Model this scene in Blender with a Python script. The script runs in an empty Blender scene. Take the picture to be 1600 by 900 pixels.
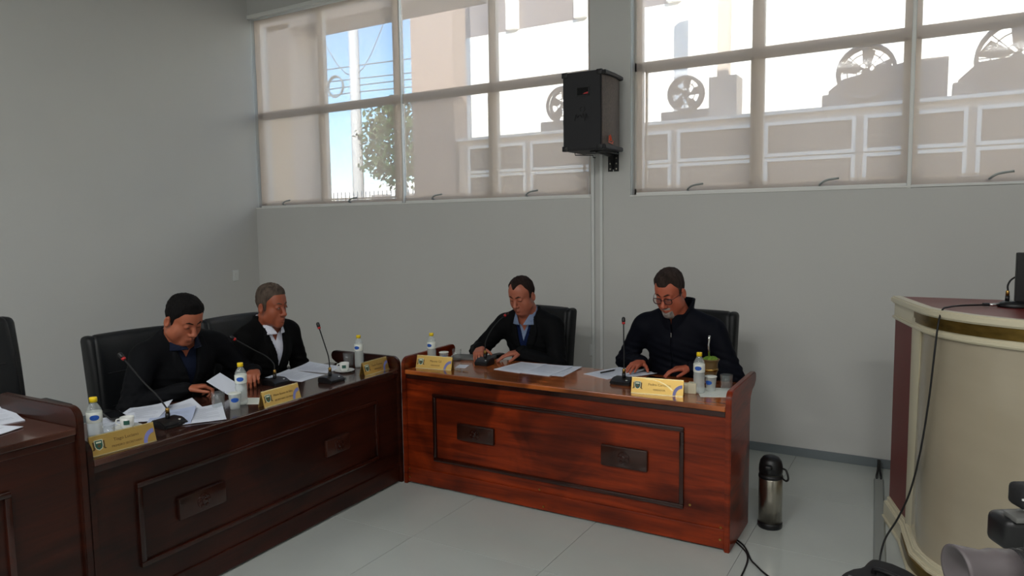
import bpy, bmesh, math, random
import numpy as np
from mathutils import Vector, Matrix

random.seed(7); np.random.seed(7)
SC = bpy.context.scene
COL = SC.collection
PI = math.pi

# ------------------------------------------------------------------ camera
def set_camera():
    yaw, pitch, roll = .5335, .0906, -.0142
    f = Vector((-math.sin(yaw)*math.cos(pitch), math.cos(yaw)*math.cos(pitch), -math.sin(pitch)))
    r = Vector((math.cos(yaw), math.sin(yaw), 0))
    u = r.cross(f)
    r2 = r*math.cos(roll) + u*math.sin(roll)
    u2 = u*math.cos(roll) - r*math.sin(roll)
    cam = bpy.data.cameras.new('camera')
    o = bpy.data.objects.new('camera', cam)
    COL.objects.link(o)
    m = Matrix((r2, u2, -f)).transposed().to_4x4()
    m.translation = Vector((6.398, -5.352, 1.698))
    o.matrix_world = m
    cam.sensor_fit = 'HORIZONTAL'; cam.sensor_width = 36.0
    cam.lens = 1115.0/1600*36
    cam.clip_start = .05; cam.clip_end = 400
    SC.camera = o
set_camera()

# ------------------------------------------------------------------ sky, sun, exposure
SC.view_settings.view_transform = 'Standard'
SC.view_settings.look = 'None'
SC.view_settings.gamma = 1
SC.view_settings.use_curve_mapping = False
SC.view_settings.exposure = .55
W = bpy.data.worlds.new('sky'); SC.world = W; W.use_nodes = True
nt = W.node_tree; nt.nodes.clear()
sky = nt.nodes.new('ShaderNodeTexSky'); sky.sky_type = 'NISHITA'; sky.sun_disc = False
sky.sun_elevation = math.radians(22); sky.sun_rotation = math.radians(200)
sky.air_density = 1.0; sky.dust_density = .15; sky.ozone_density = 3.5
bg = nt.nodes.new('ShaderNodeBackground'); bg.inputs[1].default_value = SKY_STRENGTH = .36
out = nt.nodes.new('ShaderNodeOutputWorld')
nt.links.new(sky.outputs[0], bg.inputs[0]); nt.links.new(bg.outputs[0], out.inputs[0])
sl = bpy.data.lights.new('sun', 'SUN'); sl.energy = 9.0; sl.angle = math.radians(.6); sl.color = (1, .94, .86)
so = bpy.data.objects.new('sun', sl); COL.objects.link(so)
so.rotation_euler = Vector((-.50, .81, -.305)).to_track_quat('-Z', 'Y').to_euler()

# area lamps added as unseen fill light; their ceiling panels are invented too
FILL_LAMPS = [(5.0, -6.2, 46), (7.6, -6.2, 44), (5.0, -8.4, 38), (7.6, -8.4, 36), (2.2, -7.4, 44)]
LNAME = ['left front', 'right front', 'left rear', 'right rear', 'far left']
CEIL = 4.45
def fill_lamps():
    for i, (x, y, e) in enumerate(FILL_LAMPS):
        l = bpy.data.lights.new('fill_lamp', 'AREA'); l.shape = 'RECTANGLE'; l.size = 1.15; l.size_y = .55
        l.energy = e; l.color = (1.0, .985, .97)
        o = bpy.data.objects.new('fill_lamp', l); COL.objects.link(o); o.location = (x, y, CEIL-.075)
fill_lamps()

# ------------------------------------------------------------------ materials
def lin(c):
    return tuple(((v/255)/12.92 if v/255 <= .04045 else ((v/255+.055)/1.055)**2.4) for v in c) + (1,)
def mat(name, rgb, rough=.6, metal=0, spec=.5, coat=0, noise=None, bump=None, trans=0, ior=1.45, sheen=0, sss=0):
    """rgb in 0..255 sRGB; noise=(scale, amount, (sx,sy,sz)) varies the value; bump=(scale, strength, distance)."""
    m = bpy.data.materials.new(name); m.use_nodes = True
    n = m.node_tree.nodes; l = m.node_tree.links; b = n['Principled BSDF']
    c = lin(rgb)
    b.inputs['Base Color'].default_value = c
    b.inputs['Roughness'].default_value = rough
    b.inputs['Metallic'].default_value = metal
    b.inputs['Specular IOR Level'].default_value = spec
    b.inputs['Coat Weight'].default_value = coat
    b.inputs['Coat Roughness'].default_value = .12
    b.inputs['Transmission Weight'].default_value = trans
    b.inputs['IOR'].default_value = ior
    b.inputs['Sheen Weight'].default_value = sheen
    if sss: b.inputs['Subsurface Weight'].default_value = sss; b.inputs['Subsurface Radius'].default_value = (.012, .005, .003); b.inputs['Subsurface Scale'].default_value = .5
    tc = n.new('ShaderNodeTexCoord')
    if noise:
        sc, am, st = noise
        mp = n.new('ShaderNodeMapping'); mp.inputs['Scale'].default_value = st
        l.new(tc.outputs['Object'], mp.inputs[0])
        t = n.new('ShaderNodeTexNoise'); t.inputs['Scale'].default_value = sc; t.inputs['Detail'].default_value = 5
        l.new(mp.outputs[0], t.inputs['Vector'])
        r = n.new('ShaderNodeValToRGB'); e = r.color_ramp.elements
        e[0].position = .3; e[1].position = .7
        e[0].color = tuple(v*(1-am) for v in c[:3]) + (1,); e[1].color = tuple(min(1, v*(1+am)) for v in c[:3]) + (1,)
        l.new(t.outputs['Fac'], r.inputs[0]); l.new(r.outputs[0], b.inputs['Base Color'])
    if bump:
        t = n.new('ShaderNodeTexNoise'); t.inputs['Scale'].default_value = bump[0]; t.inputs['Detail'].default_value = 4
        l.new(tc.outputs['Object'], t.inputs['Vector'])
        bp = n.new('ShaderNodeBump'); bp.inputs['Strength'].default_value = bump[1]; bp.inputs['Distance'].default_value = bump[2]
        l.new(t.outputs['Fac'], bp.inputs['Height']); l.new(bp.outputs[0], b.inputs['Normal'])
    return m
def wood(name, dark, light, stretch, rough=.34, coat=.10, blot=2.2, spec=.28):
    """varnished boards: grain streaks along one axis plus soft darker blotches of the timber itself"""
    m = bpy.data.materials.new(name); m.use_nodes = True
    n = m.node_tree.nodes; l = m.node_tree.links; b = n['Principled BSDF']
    b.inputs['Roughness'].default_value = rough; b.inputs['Coat Weight'].default_value = coat; b.inputs['Coat Roughness'].default_value = .08; b.inputs['Specular IOR Level'].default_value = spec
    tc = n.new('ShaderNodeTexCoord')
    mp = n.new('ShaderNodeMapping'); mp.inputs['Scale'].default_value = stretch; l.new(tc.outputs['Object'], mp.inputs[0])
    w = n.new('ShaderNodeTexNoise'); w.inputs['Scale'].default_value = 3.5; w.inputs['Detail'].default_value = 8; w.inputs['Roughness'].default_value = .62; w.inputs['Distortion'].default_value = .6
    l.new(mp.outputs[0], w.inputs['Vector'])
    r = n.new('ShaderNodeValToRGB'); e = r.color_ramp.elements
    e[0].position = .32; e[0].color = lin(dark); e[1].position = .66; e[1].color = lin(light)
    l.new(w.outputs['Fac'], r.inputs[0])
    k = n.new('ShaderNodeTexNoise'); k.inputs['Scale'].default_value = blot; k.inputs['Detail'].default_value = 3; k.inputs['Distortion'].default_value = 1.2
    l.new(tc.outputs['Object'], k.inputs['Vector'])
    r2 = n.new('ShaderNodeValToRGB'); e = r2.color_ramp.elements
    e[0].position = .36; e[0].color = (.42, .40, .38, 1); e[1].position = .56; e[1].color = (1, 1, 1, 1)
    l.new(k.outputs['Fac'], r2.inputs[0])
    mx = n.new('ShaderNodeMix'); mx.data_type = 'RGBA'; mx.blend_type = 'MULTIPLY'; mx.inputs[0].default_value = 1
    l.new(r.outputs[0], mx.inputs[6]); l.new(r2.outputs[0], mx.inputs[7]); l.new(mx.outputs[2], b.inputs['Base Color'])
    bp = n.new('ShaderNodeBump'); bp.inputs['Strength'].default_value = .08; bp.inputs['Distance'].default_value = .002
    l.new(w.outputs['Fac'], bp.inputs['Height']); l.new(bp.outputs[0], b.inputs['Normal'])
    return m
def clear(name, tint=(1, 1, 1), alpha=.1, rough=.03, body=(230, 235, 235)):
    """thin clear wall of glass or plastic: mostly see-through, glossy by fresnel, a little body"""
    m = bpy.data.materials.new(name); m.use_nodes = True
    n = m.node_tree.nodes; l = m.node_tree.links; n.clear()
    o = n.new('ShaderNodeOutputMaterial'); t = n.new('ShaderNodeBsdfTransparent'); t.inputs[0].default_value = tint + (1,)
    g = n.new('ShaderNodeBsdfGlossy'); g.inputs['Roughness'].default_value = rough
    d = n.new('ShaderNodeBsdfDiffuse'); d.inputs[0].default_value = lin(body)
    lw = n.new('ShaderNodeLayerWeight'); lw.inputs[0].default_value = .5     # Schlick reflectance, the same on both faces of the thin wall
    p5 = n.new('ShaderNodeMath'); p5.operation = 'POWER'; p5.inputs[1].default_value = 5; l.new(lw.outputs['Facing'], p5.inputs[0])
    f = n.new('ShaderNodeMath'); f.operation = 'MULTIPLY_ADD'; f.inputs[1].default_value = .55; f.inputs[2].default_value = .035; l.new(p5.outputs[0], f.inputs[0])
    a = n.new('ShaderNodeMixShader'); a.inputs[0].default_value = alpha
    l.new(t.outputs[0], a.inputs[1]); l.new(d.outputs[0], a.inputs[2])
    c = n.new('ShaderNodeMixShader'); l.new(f.outputs[0], c.inputs[0]); l.new(a.outputs[0], c.inputs[1]); l.new(g.outputs[0], c.inputs[2])
    l.new(c.outputs[0], o.inputs[0])
    return m
def blind_mat():
    m = bpy.data.materials.new('screen_fabric'); m.use_nodes = True
    n = m.node_tree.nodes; l = m.node_tree.links; n.clear()
    o = n.new('ShaderNodeOutputMaterial')
    t = n.new('ShaderNodeBsdfTransparent'); t.inputs[0].default_value = (1, 1, 1, 1)
    d = n.new('ShaderNodeBsdfDiffuse'); d.inputs[0].default_value = lin((224, 210, 196))
    tr = n.new('ShaderNodeBsdfTranslucent'); tr.inputs[0].default_value = lin((240, 218, 200))
    a = n.new('ShaderNodeMixShader'); a.inputs[0].default_value = .62
    l.new(d.outputs[0], a.inputs[1]); l.new(tr.outputs[0], a.inputs[2])
    c = n.new('ShaderNodeMixShader')
    # the weave: open pores and threads, drawn far finer than a pixel
    c.inputs[0].default_value = .58
    l.new(t.outputs[0], c.inputs[1]); l.new(a.outputs[0], c.inputs[2]); l.new(c.outputs[0], o.inputs[0])
    return m
def emit(name, rgb, s):
    m = bpy.data.materials.new(name); m.use_nodes = True
    b = m.node_tree.nodes['Principled BSDF']; b.inputs['Emission Color'].default_value = lin(rgb); b.inputs['Emission Strength'].default_value = s
    return m

M = {}
M['wall'] = mat('wall_paint', (197, 197, 194), .75, noise=(.9, .025, (1, 1, 1)), bump=(260, .05, .001))
M['ceil'] = mat('ceiling_paint', (206, 206, 202), .8)
M['tile'] = mat('floor_tile', (176, 181, 177), .16, noise=(1.6, .05, (1, 1, 1)), coat=.1)
M['grout'] = mat('floor_joint', (128, 130, 127), .7)
M['base'] = mat('baseboard_grey', (112, 120, 124), .45)
M['white_pl'] = mat('white_plastic', (214, 216, 214), .4)
M['frame'] = mat('window_aluminium', (198, 196, 190), .45)
M['rail'] = mat('blind_rail', (226, 226, 222), .4)
M['blind'] = blind_mat()
M['side_channel'] = mat('side_channel', (240, 240, 238), .4)
M['glass'] = clear('window_glass', (.94, .97, .97), .015)
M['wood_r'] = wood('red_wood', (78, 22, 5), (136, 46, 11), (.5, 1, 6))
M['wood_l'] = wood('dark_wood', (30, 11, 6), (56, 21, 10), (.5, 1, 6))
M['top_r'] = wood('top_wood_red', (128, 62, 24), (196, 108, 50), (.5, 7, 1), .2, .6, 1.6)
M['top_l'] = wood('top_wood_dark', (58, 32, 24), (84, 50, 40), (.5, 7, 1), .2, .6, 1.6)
M['mould'] = wood('moulding_wood', (32, 11, 6), (56, 21, 11), (1, 1, 1), .25, .5)
M['carve'] = wood('carved_wood', (34, 14, 8), (58, 28, 18), (1, 1, 1), .3, .4)
M['brass'] = mat('brass', (176, 140, 76), .28, 1)
M['steel'] = mat('brushed_steel', (176, 170, 158), .28, 1, noise=(40, .12, (1, 1, .02)))
M['chrome'] = mat('chrome', (205, 205, 205), .12, 1)
M['leather'] = mat('black_leather', (17, 19, 21), .46, spec=.35, bump=(180, .25, .002), noise=(3, .15, (1, 1, 1)))
M['black'] = mat('black_plastic', (17, 17, 19), .38)
M['blackm'] = mat('black_matt', (22, 22, 24), .7, bump=(300, .3, .001))
M['rubber'] = mat('cable_rubber', (14, 14, 15), .5)
M['red'] = mat('red_mic_ring', (170, 28, 30), .4)
M['gold'] = mat('gold_plate', (208, 172, 98), .3, .75, noise=(5, .05, (1, 1, 1)))
M['gold_edge'] = mat('gold_bright', (232, 214, 160), .25, .7)
M['ink'] = mat('engraving', (104, 76, 34), .6)
M['shield_g'] = mat('shield_green', (36, 84, 70), .5)
M['shield_w'] = mat('shield_white', (214, 214, 190), .5)
M['shield_b'] = mat('shield_brown', (92, 70, 30), .5)
M['arc'] = mat('arc_blue', (112, 116, 172), .45)
M['paper'] = mat('paper', (206, 212, 224), .75)
M['print'] = mat('print_grey', (150, 156, 172), .8)
M['bluepr'] = mat('print_blue', (96, 120, 172), .7)
M['yellow'] = mat('yellow_cap', (236, 202, 30), .45)
M['water'] = clear('water_plastic', (.97, .99, .99), .34, .08, (226, 232, 230))
M['water_lo'] = clear('water_clear', (.98, .99, .99), .20, .05, (220, 228, 228))
M['label'] = mat('label_white', (216, 220, 212), .5)
M['lblue'] = mat('label_blue', (34, 84, 172), .5)
M['dglass'] = clear('drinking_glass', (.98, .99, .99), .045, .04, (220, 228, 228))
M['china'] = mat('white_china', (214, 216, 212), .2)
M['green'] = mat('green_print', (44, 88, 76), .5)
M['cream'] = mat('cream_lacquer', (206, 198, 172), .32, coat=.2)
M['cpanel'] = mat('cream_panel', (160, 150, 130), .14, noise=(1.2, .12, (1, 1, 2.2)), coat=.4)
M['maroon'] = mat('maroon_lacquer', (104, 28, 20), .42)
M['goldband'] = mat('old_gold', (122, 98, 46), .32, .8, noise=(14, .3, (1, 1, 3)))
M['duct'] = mat('duct_grey', (150, 154, 150), .35, .3)
M['gourd'] = mat('gourd_leather', (104, 82, 50), .45, noise=(18, .25, (1, 1, 1)))
M['mate'] = mat('mate_green', (96, 128, 36), .9, noise=(90, .4, (1, 1, 1)), bump=(120, .8, .003))
M['screen'] = mat('phone_glass', (10, 11, 14), .08)
M['folder'] = mat('grey_folder', (92, 92, 90), .5)
M['speaker'] = mat('speaker_vinyl', (26, 26, 30), .6, bump=(160, .5, .002))
M['grille'] = mat('speaker_grille', (74, 64, 58), .55, .4, noise=(60, .25, (1, 1, 1)))
M['orange'] = mat('orange_badge', (208, 78, 36), .4)
M['fill_glow'] = emit('fill_panel_glow', (240, 250, 245), 2.2)  # glow of the added ceiling fill panels

# ------------------------------------------------------------------ object helpers
def tag(o, label=None, cat=None, group=None, kind=None):
    if label: o['label'] = label
    if cat: o['category'] = cat
    if group: o['group'] = group
    if kind: o['kind'] = kind
    return o
def thing(name, label, cat, loc=(0, 0, 0), rz=0, group=None, scale=None):
    o = bpy.data.objects.new(name, None); COL.objects.link(o); o.empty_display_size = .1
    o.location = loc; o.rotation_euler = (0, 0, rz)
    if scale: o.scale = scale
    return tag(o, label, cat, group)
def link_mesh(name, me, m, parent=None):
    o = bpy.data.objects.new(name, me); COL.objects.link(o)
    if m is not None: me.materials.append(m)
    if parent is not None: o.parent = parent
    return o
def obj(name, bm, m, parent=None, smooth=None):
    """smooth: None = flat, an angle in degrees = smooth shading below it"""
    me = bpy.data.meshes.new(name)
    if smooth is not None:
        lim = math.radians(smooth)
        for f in bm.faces: f.smooth = True
        for e in bm.edges: e.smooth = (len(e.link_faces) == 2 and e.calc_face_angle(0) < lim)
    bm.to_mesh(me); bm.free()
    return link_mesh(name, me, m, parent)
def dup(o, parent=None):
    c = o.copy(); COL.objects.link(c)
    c.parent = parent
    for ch in list(o.children): dup(ch, c)
    return c
def B(): return bmesh.new()
def box(bm, x0, x1, y0, y1, z0, z1, bev=0, seg=2, M4=None):
    v = [bm.verts.new((x, y, z)) for x in (x0, x1) for y in (y0, y1) for z in (z0, z1)]
    fs = [bm.faces.new([v[i] for i in q]) for q in ((0, 1, 3, 2), (4, 6, 7, 5), (0, 4, 5, 1), (2, 3, 7, 6), (0, 2, 6, 4), (1, 5, 7, 3))]
    if bev:
        es = list({e for f in fs for e in f.edges})
        r = bmesh.ops.bevel(bm, geom=es, offset=bev, segments=seg, profile=.5, affect='EDGES')
        v = list({w for f in r['faces'] for w in f.verts} | {w for w in v if w.is_valid})
    if M4 is not None:
        for w in v: w.co = M4 @ w.co
    return v
def prism(bm, pts, a0, a1, axis='x'):
    """extrude a closed outline; axis x: pts are (y,z); y: (x,z); z: (x,y)"""
    f = {'x': lambda p, a: (a, p[0], p[1]), 'y': lambda p, a: (p[0], a, p[1]), 'z': lambda p, a: (p[0], p[1], a)}[axis]
    A = [bm.verts.new(f(p, a0)) for p in pts]; Bv = [bm.verts.new(f(p, a1)) for p in pts]
    n = len(pts)
    bm.faces.new(A); bm.faces.new(Bv[::-1])
    for i in range(n): bm.faces.new((A[i], Bv[i], Bv[(i+1) % n], A[(i+1) % n]))
    bmesh.ops.recalc_face_normals(bm, faces=bm.faces)
    return A+Bv
def lathe(bm, prof, n=24, c=(0, 0, 0), cap0=True, cap1=True):
    rings = []
    for r, z in prof:
        rings.append([bm.verts.new((c[0]+r*math.cos(2*PI*i/n), c[1]+r*math.sin(2*PI*i/n), c[2]+z)) for i in range(n)])
    for a, b in zip(rings, rings[1:]):
        for i in range(n): bm.faces.new((a[i], a[(i+1) % n], b[(i+1) % n], b[i]))
    if cap0: bm.faces.new(rings[0][::-1])
    if cap1: bm.faces.new(rings[-1])
    return rings
def tube(bm, pts, r, n=8, closed=False):
    """round tube through the points (radius may be a list)"""
    P = [Vector(p) for p in pts]; N = len(P); rr = r if isinstance(r, (list, tuple)) else [r]*N
    rings = []; up = None
    for i, p in enumerate(P):
        if closed: t = (P[(i+1) % N]-P[i-1])
        else: t = (P[min(i+1, N-1)]-P[max(i-1, 0)])
        t.normalize()
        if up is None:
            up = Vector((0, 0, 1)) if abs(t.z) < .9 else Vector((1, 0, 0))
        s = t.cross(up); s.normalize(); up = s.cross(t); up.normalize()
        rings.append([bm.verts.new(p + rr[i]*(math.cos(2*PI*k/n)*s + math.sin(2*PI*k/n)*up)) for k in range(n)])
    m = N if closed else N-1
    for i in range(m):
        a, b = rings[i], rings[(i+1) % N]
        for k in range(n): bm.faces.new((a[k], a[(k+1) % n], b[(k+1) % n], b[k]))
    if not closed: bm.faces.new(rings[0][::-1]); bm.faces.new(rings[-1])
    return rings
def spline(pts, k=8):
    """Catmull-Rom through the points"""
    P = [Vector(p) for p in pts]; P = [2*P[0]-P[1]] + P + [2*P[-1]-P[-2]]; out = []
    for i in range(1, len(P)-2):
        for j in range(k):
            t = j/k; a, b, c, d = P[i-1:i+3]
            out.append(.5*((2*b) + (c-a)*t + (2*a-5*b+4*c-d)*t*t + (3*b-a-3*c+d)*t**3))
    out.append(P[-2]); return out
def struct(name, bm, m, parent=None, smooth=None):
    o = obj(name, bm, m, parent, smooth)
    if parent is None: o['kind'] = 'structure'
    return o
def text_mesh(name, body, size, m, parent, loc, rot, extrude=.0003):
    cu = bpy.data.curves.new(name, 'FONT'); cu.body = body; cu.size = size; cu.align_x = 'CENTER'; cu.align_y = 'CENTER'; cu.extrude = extrude; cu.resolution_u = 2
    t = bpy.data.objects.new('tmp', cu); COL.objects.link(t)
    dg = bpy.context.evaluated_depsgraph_get(); me = bpy.data.meshes.new_from_object(t.evaluated_get(dg))
    bpy.data.objects.remove(t); me.materials.clear()
    o = link_mesh(name, me, m, parent); o.location = loc; o.rotation_euler = rot
    return o
# ------------------------------------------------------------------ setting: floor, walls, ceiling
RX0, RX1, RY0, RY1 = 0.0, 9.6, -9.6, 0.0
bm = B(); box(bm, RX0-.2, RX1+.2, RY0-.2, RY1+.2, -.12, -.004)
floor = struct('floor', bm, M['grout'])
T = .80
bm = B(); box(bm, .0012, T-.0012, .0012, T-.0012, -.006, 0, .0005, 1)
me = bpy.data.meshes.new('tile'); bm.to_mesh(me); bm.free(); me.materials.append(M['tile'])
for i in range(12):
    for j in range(12):
        o = bpy.data.objects.new('tile', me); COL.objects.link(o); o.parent = floor
        o.location = (RX0 + i*T, RY1-T - j*T, 0)
bm = B(); box(bm, RX0-.2, RX1+.2, RY0-.2, RY1+.2, CEIL, CEIL+.15); struct('ceiling', bm, M['ceil'])
# unseen upper-storey block, added and sized for its shadow on the yard
bm = B(); box(bm, -14, RX1+8, RY0-.2, RY1+.24, CEIL+.15, 6.35); struct('shade_storey', bm, M['wall'])
bm = B(); box(bm, RX0-.2, RX0, RY0-.2, RY1+.25, 0, CEIL); struct('wall_left', bm, M['wall'])
bm = B(); box(bm, RX1, RX1+.2, RY0-.2, RY1+.25, 0, CEIL); struct('wall_right', bm, M['wall'])
bm = B(); box(bm, RX0-.2, RX1+.2, RY0-.2, RY0, 0, CEIL); struct('wall_front', bm, M['wall'])
# back wall with two window openings
SILL, WTOP = 1.905, 3.93
WIN = [(.0, 3.99), (4.33, 8.25)]
bm = B()
box(bm, RX0, RX1, 0, .24, 0, SILL)
box(bm, RX0, RX1, 0, .24, WTOP, CEIL)
box(bm, 3.99, 4.33, 0, .24, SILL, WTOP)
box(bm, 8.25, RX1, 0, .24, SILL, WTOP)
bmesh.ops.remove_doubles(bm, verts=bm.verts, dist=.0001)
struct('wall_back', bm, M['wall'])
bm = B(); box(bm, 0.012, RX1, -.012, 0, 0, .062, .002, 1); struct('baseboard_back', bm, M['base'])
bm = B(); box(bm, 0, .012, RY0, -.012, 0, .062, .002, 1); struct('baseboard_left', bm, M['base'])
# made-up panels around the fill lamps: fitting and glowing diffuser
for (x, y, e), nm in zip(FILL_LAMPS, LNAME):
    t = thing('fill_panel', 'white rectangular ceiling panel added for fill light, unseen behind the viewer, %s one' % nm, 'light', (x, y, CEIL), 0, 'added fill lights')
    bm = B()
    for s in (-1, 1):
        box(bm, -.62, .62, s*.30-.02, s*.30+.02, -.06, 0); box(bm, s*.60-.02, s*.60+.02, -.28, .28, -.06, 0)
    obj('frame', bm, M['white_pl'], t)
    bm = B(); box(bm, -.58, .58, -.28, .28, -.045, -.01); obj('diffuser', bm, M['fill_glow'], t)
# windows: aluminium grid, glass panes, stay handles
RAILS = [2.9]
def window(n, x0, x1, mull):
    bm = B(); f0, f1 = .10, .155
    for z0, z1 in ((SILL, SILL+.05), (2.868, 2.935), (WTOP-.05, WTOP)): box(bm, x0, x1, f0, f1, z0, z1)
    for x in (x0+.03, x1-.03): box(bm, x-.03, x+.03, f0, f1, SILL, WTOP)
    for x, w in mull: box(bm, x-w/2, x+w/2, f0+.002, f1-.002, SILL, WTOP)
    w = struct('window_%d' % n, bm, M['frame'])
    xs = [x0+.06] + [x for x, _ in mull] + [x1-.06]
    for a, b in zip(xs, xs[1:]):
        for z0, z1 in ((SILL+.05, 2.868), (2.935, WTOP-.05)):
            p = B(); box(p, a+.02, b-.02, .125, .129, z0, z1); obj('pane', p, M['glass'], w)
        # inner sash of the tilting lower pane
        s = B()
        for zz in (SILL+.055, 2.85): box(s, a+.03, b-.03, f0-.012, f0+.01, zz, zz+.016)
        for xx in (a+.03, b-.046): box(s, xx, xx+.016, f0-.012, f0+.01, SILL+.055, 2.866)
        obj('sash', s, M['frame'], w)
        h = B(); cx = (a+b)/2 - (0.02 if n == 1 else -.02)
        tube(h, spline([(cx-.07, .075, SILL+.020), (cx-.06, .0, SILL+.030), (cx-.02, -.010, SILL+.055), (cx+.06, -.014, SILL+.066)], 4), .0075, 6)
        obj('stay_handle', h, M['duct'], w, 50)
    return w
window(1, 0.0, 3.99, [(.945, .075), (1.935, .09), (3.01, .075)])
window(2, 4.33, 8.25, [(5.265, .085), (6.24, .10), (7.22, .085)])
# roller blinds of see-through screen cloth
def blind(x0, x1, label, zb, y, chain_x):
    t = thing('roller_blind', label, 'blind', ((x0+x1)/2, y, zb), 0, 'roller blinds')
    w = (x1-x0)/2
    # cloth as a fine sheet with the slightest wave
    bm = B(); N = 24
    H = 3.90-zb
    vs = [[bm.verts.new((-w+2*w*i/N, .0015*math.sin(i*1.3)+.001*math.sin(j*2.1), .02+(H-.02)*j/6)) for j in range(7)] for i in range(N+1)]
    for i in range(N):
        for j in range(6): bm.faces.new((vs[i][j], vs[i+1][j], vs[i+1][j+1], vs[i][j+1]))
    obj('cloth', bm, M['blind'], t, 60)
    bm = B(); box(bm, -w, w, -.010, .010, 0, .024, .004, 2); obj('bottom_bar', bm, M['rail'], t)
    bm = B(); tube(bm, [(-w, .01, H+.01), (w, .01, H+.01)], .026, 12); obj('roller_tube', bm, M['rail'], t, 40)
    bm = B(); L = [(chain_x-(x0+x1)/2, -.02, H), (chain_x-(x0+x1)/2, -.02, 1.10-zb)]
    tube(bm, L, .0022, 5); obj('chain', bm, M['white_pl'], t)
    return t
blind(.055, 2.022, 'roller blind next to the room corner, blue sky showing through it', SILL-.005, .035, .024)
blind(2.062, 3.985, 'roller blind over the right half of the left window, beside the black loudspeaker', SILL-.005, .035, 3.97)
blind(4.368, 6.235, 'wide roller blind just right of the loudspeaker column', SILL-.005, .035, 4.335)
blind(6.262, 8.24, 'roller blind at the far right edge, over the stand lectern', SILL-.018, .010, 8.235)
# head rail over the left window and light strips beside the blinds
bm = B(); box(bm, 0.0, 3.99, -.012, .10, 3.905, 3.945, .004, 2); struct('trim_1', bm, M['rail'])
bm = B(); box(bm, 4.33, 8.25, -.012, .10, 3.90, 3.955, .004, 2); struct('trim_2', bm, M['rail'])
bm = B(); box(bm, 6.237, 6.260, -.004, .02, SILL-.02, 3.90, .003, 1); struct('trim_3', bm, M['rail'])
bm = B(); box(bm, 2.026, 2.038, .03, .05, SILL, 3.90, .003, 1); struct('trim_4', bm, M['rail'])
for k, (a, b) in enumerate(WIN):
    bm = B(); box(bm, a, b, -.006, .10, SILL-.012, SILL-.001, .002, 1); struct('trim_%d' % (5+k), bm, M['rail'])
# light switch on the left wall
t = thing('wall_switch', 'small pale rectangular switch plate on the left wall near the corner', 'switch', (0, -.313, 1.185), PI/2)
bm = B(); box(bm, -.037, .037, -.009, 0, -.058, .058, .003, 2); obj('plate', bm, M['white_pl'], t)
bm = B(); box(bm, -.012, .012, -.013, -.008, -.022, .022, .002, 1); obj('rocker', bm, M['white_pl'], t)

# cable raceways on the column
t = thing('cable_raceway', 'pair of white vertical cable raceways running down the column under the loudspeaker', 'cable duct', (4.045, 0, 0))
for x, z1 in ((-.028, 2.24), (.045, 2.24)):
    bm = B(); box(bm, x-.012, x+.012, -.022, 0, .062, z1, .003, 2); obj('duct', bm, M['wall'] if 0 else M['white_pl'], t)
bm = B(); box(bm, -.062, -.040, -.02, 0, .60, .69, .003, 2); tube(bm, [(-.051, -.008, .68), (-.051, -.006, 1.90)], .003, 6); obj('side_cable', bm, M['white_pl'], t)
# floor duct in front of the lectern
t = thing('floor_duct', 'flat grey metal cable duct on the floor beside the lectern', 'cable duct', (6.145, -.27, 0), math.radians(3.6))
bm = B(); prism(bm, [(-.030, 0), (-.022, .014), (.022, .014), (.030, 0)], -1.9, 0, 'y'); obj('duct_cover', bm, M['duct'], t)
for dx in (-.012, .012):
    bm = B(); tube(bm, spline([(dx, -.02, .01), (dx*1.1, .04, .012), (dx*.6, .10, .03), (dx*.3, .20, .05), (dx*.3, .24, .058)], 5), .007, 6); obj('wire', bm, M['rubber'], t, 60)

# ------------------------------------------------------------------ outside
M['asphalt'] = mat('yard_paving', (150, 146, 138), .9)
M['bld_w'] = mat('white_render', (244, 240, 232), .85, noise=(1.3, .03, (1, 1, 1)))
M['bld_b'] = mat('beige_render', (206, 190, 176), .85, noise=(.8, .03, (1, 1, 1)))
M['tower'] = mat('tower_render', (150, 132, 122), .85)
M['bld_g'] = mat('grey_panel', (128, 116, 106), .6)
M['bld_d'] = mat('upper_glass', (120, 112, 112), .25)
M['acgrey'] = mat('condenser_grey', (150, 142, 136), .6)
M['pole'] = mat('concrete_pole', (176, 176, 178), .8)
M['leaf'] = mat('tree_leaf', (54, 76, 44), .8, noise=(6, .35, (1, 1, 1)))
M['bark'] = mat('tree_bark', (88, 72, 56), .9)
bm = B(); box(bm, -40, 40, .25, 60, -.2, -.02); struct('ground_outside', bm, M['asphalt'])
# porch of this building: side wall and beam
t = thing('porch', 'beige porch pier and beam outside the left window', 'porch')
bm = B(); box(bm, -2.6, -1.88, 2.3, 2.9, 0, 4.68); obj('pier', bm, M['bld_b'], t)
bm = B(); box(bm, -2.6, 1.2, 2.3, 2.9, 4.60, 5.2); obj('beam', bm, M['bld_b'], t)
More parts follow.
